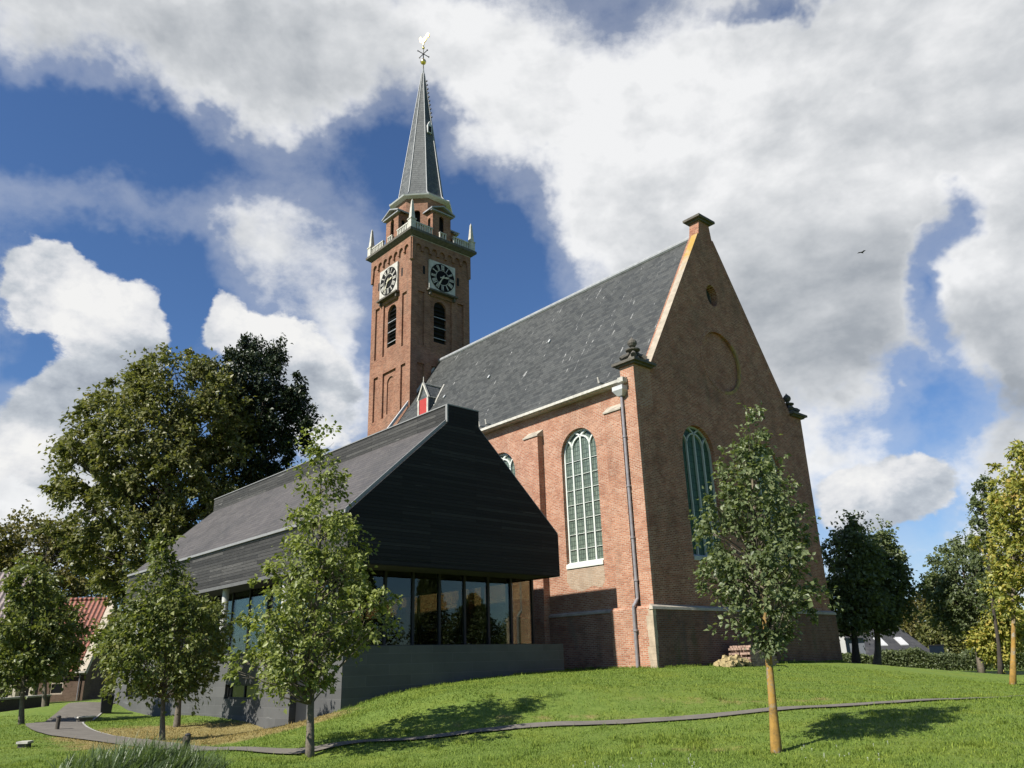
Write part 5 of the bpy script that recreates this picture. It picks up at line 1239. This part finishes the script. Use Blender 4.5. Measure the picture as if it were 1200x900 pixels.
tree('young_tree', 'young tree between the path and the brick house, pale trunk on the slope', 'tree', (52, 830), 40,
     [(796, 35, 62), (780, 20, 94), (755, 16, 100), (730, 18, 94), (705, 24, 76), (690, 34, 60)],
     .11, 'bark_grey', 'leaf_maple', 130, 62, .18, .55, 26, SG, limbs=50)
TB = 'large trees behind the annex'
tree('chestnut_tree', 'large broad brownish green tree towering behind the annex roof', 'tree', (170, 815), 58,
     [(800, 135, 190), (770, 120, 225), (735, 124, 250), (705, 120, 262), (680, 92, 268), (650, 84, 275), (610, 82, 290), (570, 84, 305), (530, 92, 305), (490, 104, 300), (460, 122, 290), (435, 150, 270), (424, 180, 250)],
     .42, 'bark_dark', 'leaf_chestnut', 680, 125, .29, 1.0, 31, TB, limbs=160, out=.42, lobes=.3, trunk_to=.8)
tree('pine_tree', 'tall dark pine with a rounded top rising right of the broad tree', 'tree', (305, 790), 62,
     [(760, 262, 330), (700, 258, 330), (640, 262, 332), (600, 268, 338), (560, 262, 348), (520, 246, 360), (480, 246, 366), (455, 250, 362), (430, 258, 346), (410, 270, 332), (400, 288, 318)],
     .40, 'bark_dark', 'leaf_pine', 330, 210, .26, .95, 32, TB, limbs=140, out=.4, lobes=.36, inner=.2)
tree('olive_green_tree', 'lower olive brown tree with visible limbs at the far left', 'tree', (45, 810), 82,
     [(790, -10, 100), (750, -30, 118), (710, -40, 122), (670, -35, 120), (635, -15, 112), (612, 10, 96), (600, 35, 80)],
     .35, 'bark_dark', 'leaf_olive', 330, 75, .38, 1.4, 33, TB, limbs=120, out=.45, lobes=.3)
tree('olive_green_tree', 'olive tree cut by the left edge of the picture, behind the faded tiled roof', 'tree', (-60, 800), 90,
     [(780, -140, 20), (720, -160, 35), (670, -140, 30), (640, -100, 10)], .35, 'bark_dark', 'leaf_olive', 140, 70, .5, 1.9, 34, TB, limbs=60)
TR = 'trees right of the church'
tree('dark_tree', 'dark bushy tree close to the church corner, the left of two trunks', 'tree', (1003, 779), 44,
     [(744, 994, 1022), (730, 974, 1030), (705, 958, 1036), (670, 962, 1032), (640, 970, 1026), (615, 982, 1012), (604, 990, 1002)],
     .20, 'bark_dark', 'leaf_dark', 260, 55, .19, .55, 41, TR, limbs=60, out=.45)
tree('dark_tree', 'dark rounded tree over the slate roof, the right of two trunks', 'tree', (1026, 778), 46,
     [(740, 1014, 1040), (728, 1004, 1058), (705, 1005, 1068), (670, 1008, 1066), (640, 1012, 1050), (622, 1018, 1040)],
     .20, 'bark_grey', 'leaf_dark', 230, 55, .19, .55, 42, TR, limbs=60, out=.45)
tree('dark_tree', 'dark spreading tree with a slanting grey trunk left of the yellow trees', 'tree', (1150, 786), 46,
     [(738, 1110, 1150), (720, 1090, 1172), (695, 1082, 1180), (670, 1088, 1176), (648, 1100, 1160), (632, 1118, 1140)],
     .17, 'bark_grey', 'leaf_dark', 260, 55, .18, .52, 43, TR, limbs=70, out=.45)
tree('slender_tree', 'slender loose dark green tree rising behind the yellow crown', 'tree', (1172, 788), 40,
     [(720, 1150, 1185), (690, 1145, 1195), (650, 1142, 1190), (615, 1138, 1182), (585, 1138, 1172), (560, 1144, 1166)],
     .10, 'bark_dark', 'leaf_dark', 150, 45, .15, .33, 44, TR, limbs=60, out=.4, lobes=.35)
tree('yellow_tree', 'young tree turning yellow and orange with a pale slanting trunk at the right edge', 'tree', (1187, 803), 32,
     [(716, 1176, 1218), (700, 1160, 1240), (660, 1156, 1252), (620, 1152, 1254), (585, 1156, 1250), (555, 1166, 1240), (535, 1182, 1222), (522, 1194, 1208)],
     .10, 'bark_yellow', 'leaf_yellow', 250, 60, .15, .42, 45, TR, limbs=80, lobes=.25)
tree('yellow_shrub_tree', 'small low yellow green tree left of the taller yellow tree trunk', 'tree', (1175, 786), 44,
     [(772, 1162, 1186), (762, 1148, 1196), (740, 1140, 1204), (722, 1146, 1198), (712, 1158, 1188)],
     .07, 'bark_dark', 'leaf_yellow', 100, 60, .19, .46, 46, TR, limbs=40)
for k, (bx, D, pr, lab, lf) in enumerate((
        (1075, 92, [(770, 1040, 1112), (745, 1036, 1120), (720, 1046, 1108), (702, 1060, 1092)], 'distant olive green tree above the right end of the slate roof', 'leaf_olive'),
        (1112, 84, [(772, 1084, 1142), (748, 1080, 1148), (725, 1086, 1140), (706, 1100, 1126)], 'distant green tree behind the sign board', 'leaf_far'),
        (1150, 96, [(772, 1110, 1190), (740, 1106, 1196), (715, 1120, 1186), (700, 1140, 1172)], 'distant green tree behind the slanting grey trunk', 'leaf_far'),
        (1210, 88, [(772, 1180, 1250), (745, 1174, 1256), (722, 1186, 1246)], 'distant green tree behind the yellow tree at the right edge', 'leaf_far'))):
    tree('distant_tree', lab, 'tree', (bx, 776), D, pr, .3, 'bark_dark', lf, 200, 70, .32, 1.1, 60 + k, 'distant trees behind the hedge', limbs=30, out=.45)

# hedge
h0 = at_depth(985, 778, 56); h1 = at_depth(1290, 786, 52)
hr = np.random.default_rng(9); n = 26000
t = hr.random(n); hx = h0[0] + (h1[0] - h0[0]) * t; hy = h0[1] + (h1[1] - h0[1]) * t + hr.uniform(-.55, .55, n)
hz_ = height(hx, hy); top = 1.15 + .18 * np.sin(hx * 1.3) + .1 * np.sin(hx * 3.7)
P = np.column_stack([hx, hy, hz_ + top * hr.random(n) ** .6])
hb_ = np.array([(h0[0] + h1[0]) / 2, (h0[1] + h1[1]) / 2, hz((h0[0] + h1[0]) / 2, (h0[1] + h1[1]) / 2)])
hd = thing('hedge', 'long dark clipped hedge along the back of the lawn in front of the slate roof', 'hedge', tuple(hb_))
leaf_mesh('foliage', P - hb_, hr.normal(0, 1, (n, 3)), np.array([0, -.3, .6]) + hr.normal(0, .6, (n, 3)), .16 * hr.uniform(.6, 1.3, n), .10 * hr.uniform(.7, 1.2, n), 'leaf_dark', hd)
mb = MB()
for k in range(60):
    x = h0[0] + (h1[0] - h0[0]) * (k + .5) / 60; y = h0[1] + (h1[1] - h0[1]) * (k + .5) / 60; z = hz(x, y); mb.tube([(x - hb_[0], y - hb_[1], z - hb_[2] - .1), (x - hb_[0] + hr.uniform(-.2, .2), y - hb_[1], z - hb_[2] + .9)], [.04, .015], 5)
mb.build('stems', 'bark_dark', hd)

# reeds at the front edge
def blades(name, B, H, Wd, bend, az, material, seg=3):
    n = len(B); dirv = np.column_stack([np.cos(az), np.sin(az), np.zeros(n)]); side = np.column_stack([-np.sin(az), np.cos(az), np.zeros(n)])
    rows = []
    for k in range(seg + 1):
        t = k / seg; c = B + np.array([0, 0, 1]) * (H * (t - .35 * bend * t * t))[:, None] + dirv * (H * bend * t * t)[:, None]; w = (Wd * (1 - t) ** .7 * .5)[:, None]
        if k < seg: rows += [c - side * w, c + side * w]
        else: rows += [c]
    m_ = 2 * seg + 1; V = np.stack(rows, 1).reshape(-1, 3); k = np.arange(n) * m_; tri = []
    for s_ in range(seg):
        a = 2 * s_
        if s_ < seg - 1: tri += [[a, a + 1, a + 3], [a, a + 3, a + 2]]
        else: tri += [[a, a + 1, a + 2]]
    tri = np.array(tri); F = (k[:, None, None] + tri[None]).reshape(-1); nf = len(F) // 3
    me = bpy.data.meshes.new(name); me.vertices.add(len(V)); me.vertices.foreach_set('co', V.astype(np.float32).ravel())
    me.loops.add(len(F)); me.loops.foreach_set('vertex_index', F.astype(np.int32)); me.polygons.add(nf)
    me.polygons.foreach_set('loop_start', np.arange(0, 3 * nf, 3, dtype=np.int32)); me.polygons.foreach_set('loop_total', np.full(nf, 3, np.int32)); me.update(calc_edges=True)
    me.materials.append(MATS[material]); o = bpy.data.objects.new(name, me); COL.objects.link(o); return o
gr_ = np.random.default_rng(12)
n = 2600; bx = []
c0 = at_depth(165, 905, 13.0)
th = gr_.uniform(0, 6.28, n); q = gr_.random(n) ** .55; X = c0[0] + q * np.cos(th) * 1.25; Y = c0[1] + q * np.sin(th) * .9
Hh = gr_.uniform(.30, .72, n) * (1.08 - .45 * q)
tag(blades('reeds', np.column_stack([X, Y, height(X, Y) - .02]), Hh, gr_.uniform(.014, .030, n), gr_.uniform(.2, 1.1, n), gr_.normal(.3, 1.2, n), 'reed_leaf', 4), kind='stuff')
# lawn blades
def inside_annex(x, y):
    a = (x - AN[0]) * G2[0] + (y - AN[1]) * G2[1]; b = (x - AN[0]) * S2[0] + (y - AN[1]) * S2[1]; return (a > -.02) & (a < AW) & (b > -.02) & (b < AL)
def inside_church(x, y):
    a = (x - CH[0]) * G[0] + (y - CH[1]) * G[1]; b = (x - CH[0]) * S[0] + (y - CH[1]) * S[1]; return (a > -.5) & (a < 13.2) & (b > -.2)
n = 420000
yy = 10.2 * (34 / 10.2) ** gr_.random(n); xx = yy * gr_.uniform(-.80, .78, n)
dp = np.full(n, 9e9)
keep = np.ones(n, bool)
pw = WD / 2 - .05
for i in range(0, len(PL)):
    d = (xx - PL[i, 0]) ** 2 + (yy - PL[i, 1]) ** 2; keep &= d > (pw[i] ** 2)
keep &= ~inside_annex(xx, yy) & ~inside_church(xx, yy)
xx, yy = xx[keep], yy[keep]; n = len(xx)
cl = .5 + .5 * np.sin(xx * 2.3 + np.sin(yy * 3.1) * 2) * np.sin(yy * 2.7 + np.sin(xx * 1.9) * 2)
Hh = gr_.uniform(.022, .055, n) * (.75 + .8 * cl) * np.where(gr_.random(n) < .03, 1.9, 1)
Wb = (.006 + .0006 * yy) * gr_.uniform(.7, 1.4, n)
# coarse tufts and weeds that the mower missed
nt = 130; ty = 10.5 * (22 / 10.5) ** gr_.random(nt); tx = ty * gr_.uniform(-.6, .72, nt)
tx = np.concatenate([tx, at_depth(785, 858, 16)[0] + gr_.normal(0, .5, 14), at_depth(770, 868, 15)[0] + gr_.normal(0, .6, 10)]); ty = np.concatenate([ty, 16 + gr_.normal(0, .4, 14), 15 + gr_.normal(0, .5, 10)]); 
# rough edge where the mower cannot reach: foot of the walls
k = gr_.random(150); e = [W2(CH, G, S, 13 * q, -.22 - .1 * gr_.random()) for q in k[:70]] + [W2(CH, G, S, -.55 - .1 * gr_.random(), 2.0 * q) for q in k[70:85]] + [W2(AN, G2, S2, 9 * q, -.06 - .08 * gr_.random()) for q in k[85:135]] + [W2(CH, G, S, -.2, 2 + 4 * q) for q in k[135:]]
ex = np.array([q[0] for q in e]); ey = np.array([q[1] for q in e]); n_edge = len(ex)
nt = len(tx)
ok = ~inside_annex(tx, ty) & ~inside_church(tx, ty)
for i in range(len(PL)): ok &= (tx - PL[i, 0]) ** 2 + (ty - PL[i, 1]) ** 2 > (pw[i] + .15) ** 2
tx, ty = np.concatenate([tx[ok], ex]), np.concatenate([ty[ok], ey]); nt = len(tx); m_ = 60; rr = np.repeat(gr_.uniform(.05, .16, nt), m_)
wx = np.repeat(tx, m_) + gr_.normal(0, 1, nt * m_) * rr; wy = np.repeat(ty, m_) + gr_.normal(0, 1, nt * m_) * rr
xx = np.concatenate([xx, wx]); yy = np.concatenate([yy, wy]); Hh = np.concatenate([Hh, gr_.uniform(.05, .15, nt * m_)]); Wb = np.concatenate([Wb, gr_.uniform(.010, .022, nt * m_)]); n = len(xx)
tag(blades('grass', np.column_stack([xx, yy, height(xx, yy) - .012]), Hh, Wb, gr_.uniform(.1, 1.0, n), gr_.uniform(0, 6.28, n), 'grass_blade', 2), kind='stuff')
# daisies
n = 46; kk = gr_.integers(0, 3, n); cc = np.array([at_depth(706, 886, 13.2)[:2], at_depth(790, 880, 13.8)[:2], at_depth(985, 870, 14)[:2]])
X = cc[kk, 0] + gr_.normal(0, .45, n); Y = cc[kk, 1] + gr_.normal(0, .5, n); Z = height(X, Y)
mb = MB()
for x, y, z in zip(X, Y, Z):
    h = gr_.uniform(.03, .045); mb.tube([(x, y, z), (x, y, z + h)], .002, 4); mb.lathe((x, y, z + h), [(.003, 0), (.011, .003), (.010, .005)], 6)
tag(mb.build('daisies', 'render_white'), kind='stuff')

# trees past the right end of the lawn: seen in the annex glass
for k, (x, y, h, w, lab) in enumerate(((20.5, 18.5, 8.5, 2.6, 'broad dark tree past the right end of the lawn, mirrored in the leftmost annex panes'), (25.5, 22.0, 9.5, 1.4, 'narrow conical dark tree past the right end of the lawn, mirrored in the annex glass'),
        (29.5, 24.5, 6.2, 3.4, 'low rounded dark tree past the right end of the lawn, mirrored in the annex glass'), (34, 28.8, 6.4, 4.6, 'wide low dark tree mirrored in the rightmost panes of the annex glass'))):
    r = np.random.default_rng(80 + k); z = hz(x, y); root = thing('mirrored_tree', lab, 'tree', (x, y, z), 0, 'trees past the right end of the lawn')
    MB().tube([(0, 0, -.3), (.05, 0, h * .4), (0, 0, h * .9)], [.2, .14, .03], 8).build('trunk', 'bark_dark', root, smooth=True)
    n = 9000; t = r.random(n) ** .8; rr_ = w * np.where(t < .3, .5 + t * 1.7, 1.0 - (t - .3) * 1.35).clip(.05) * r.random(n) ** .5; th = r.uniform(0, 6.28, n); rr_ *= 1 + .25 * np.sin(th * 3 + t * 9)
    leaf_mesh('crown', np.column_stack([rr_ * np.cos(th), rr_ * np.sin(th), h * (.08 + .92 * t)]), r.normal(0, 1, (n, 3)), np.array([0, 0, .6]) + r.normal(0, .6, (n, 3)), .26 * r.uniform(.6, 1.3, n), .17 * r.uniform(.7, 1.2, n), 'leaf_dark', root)
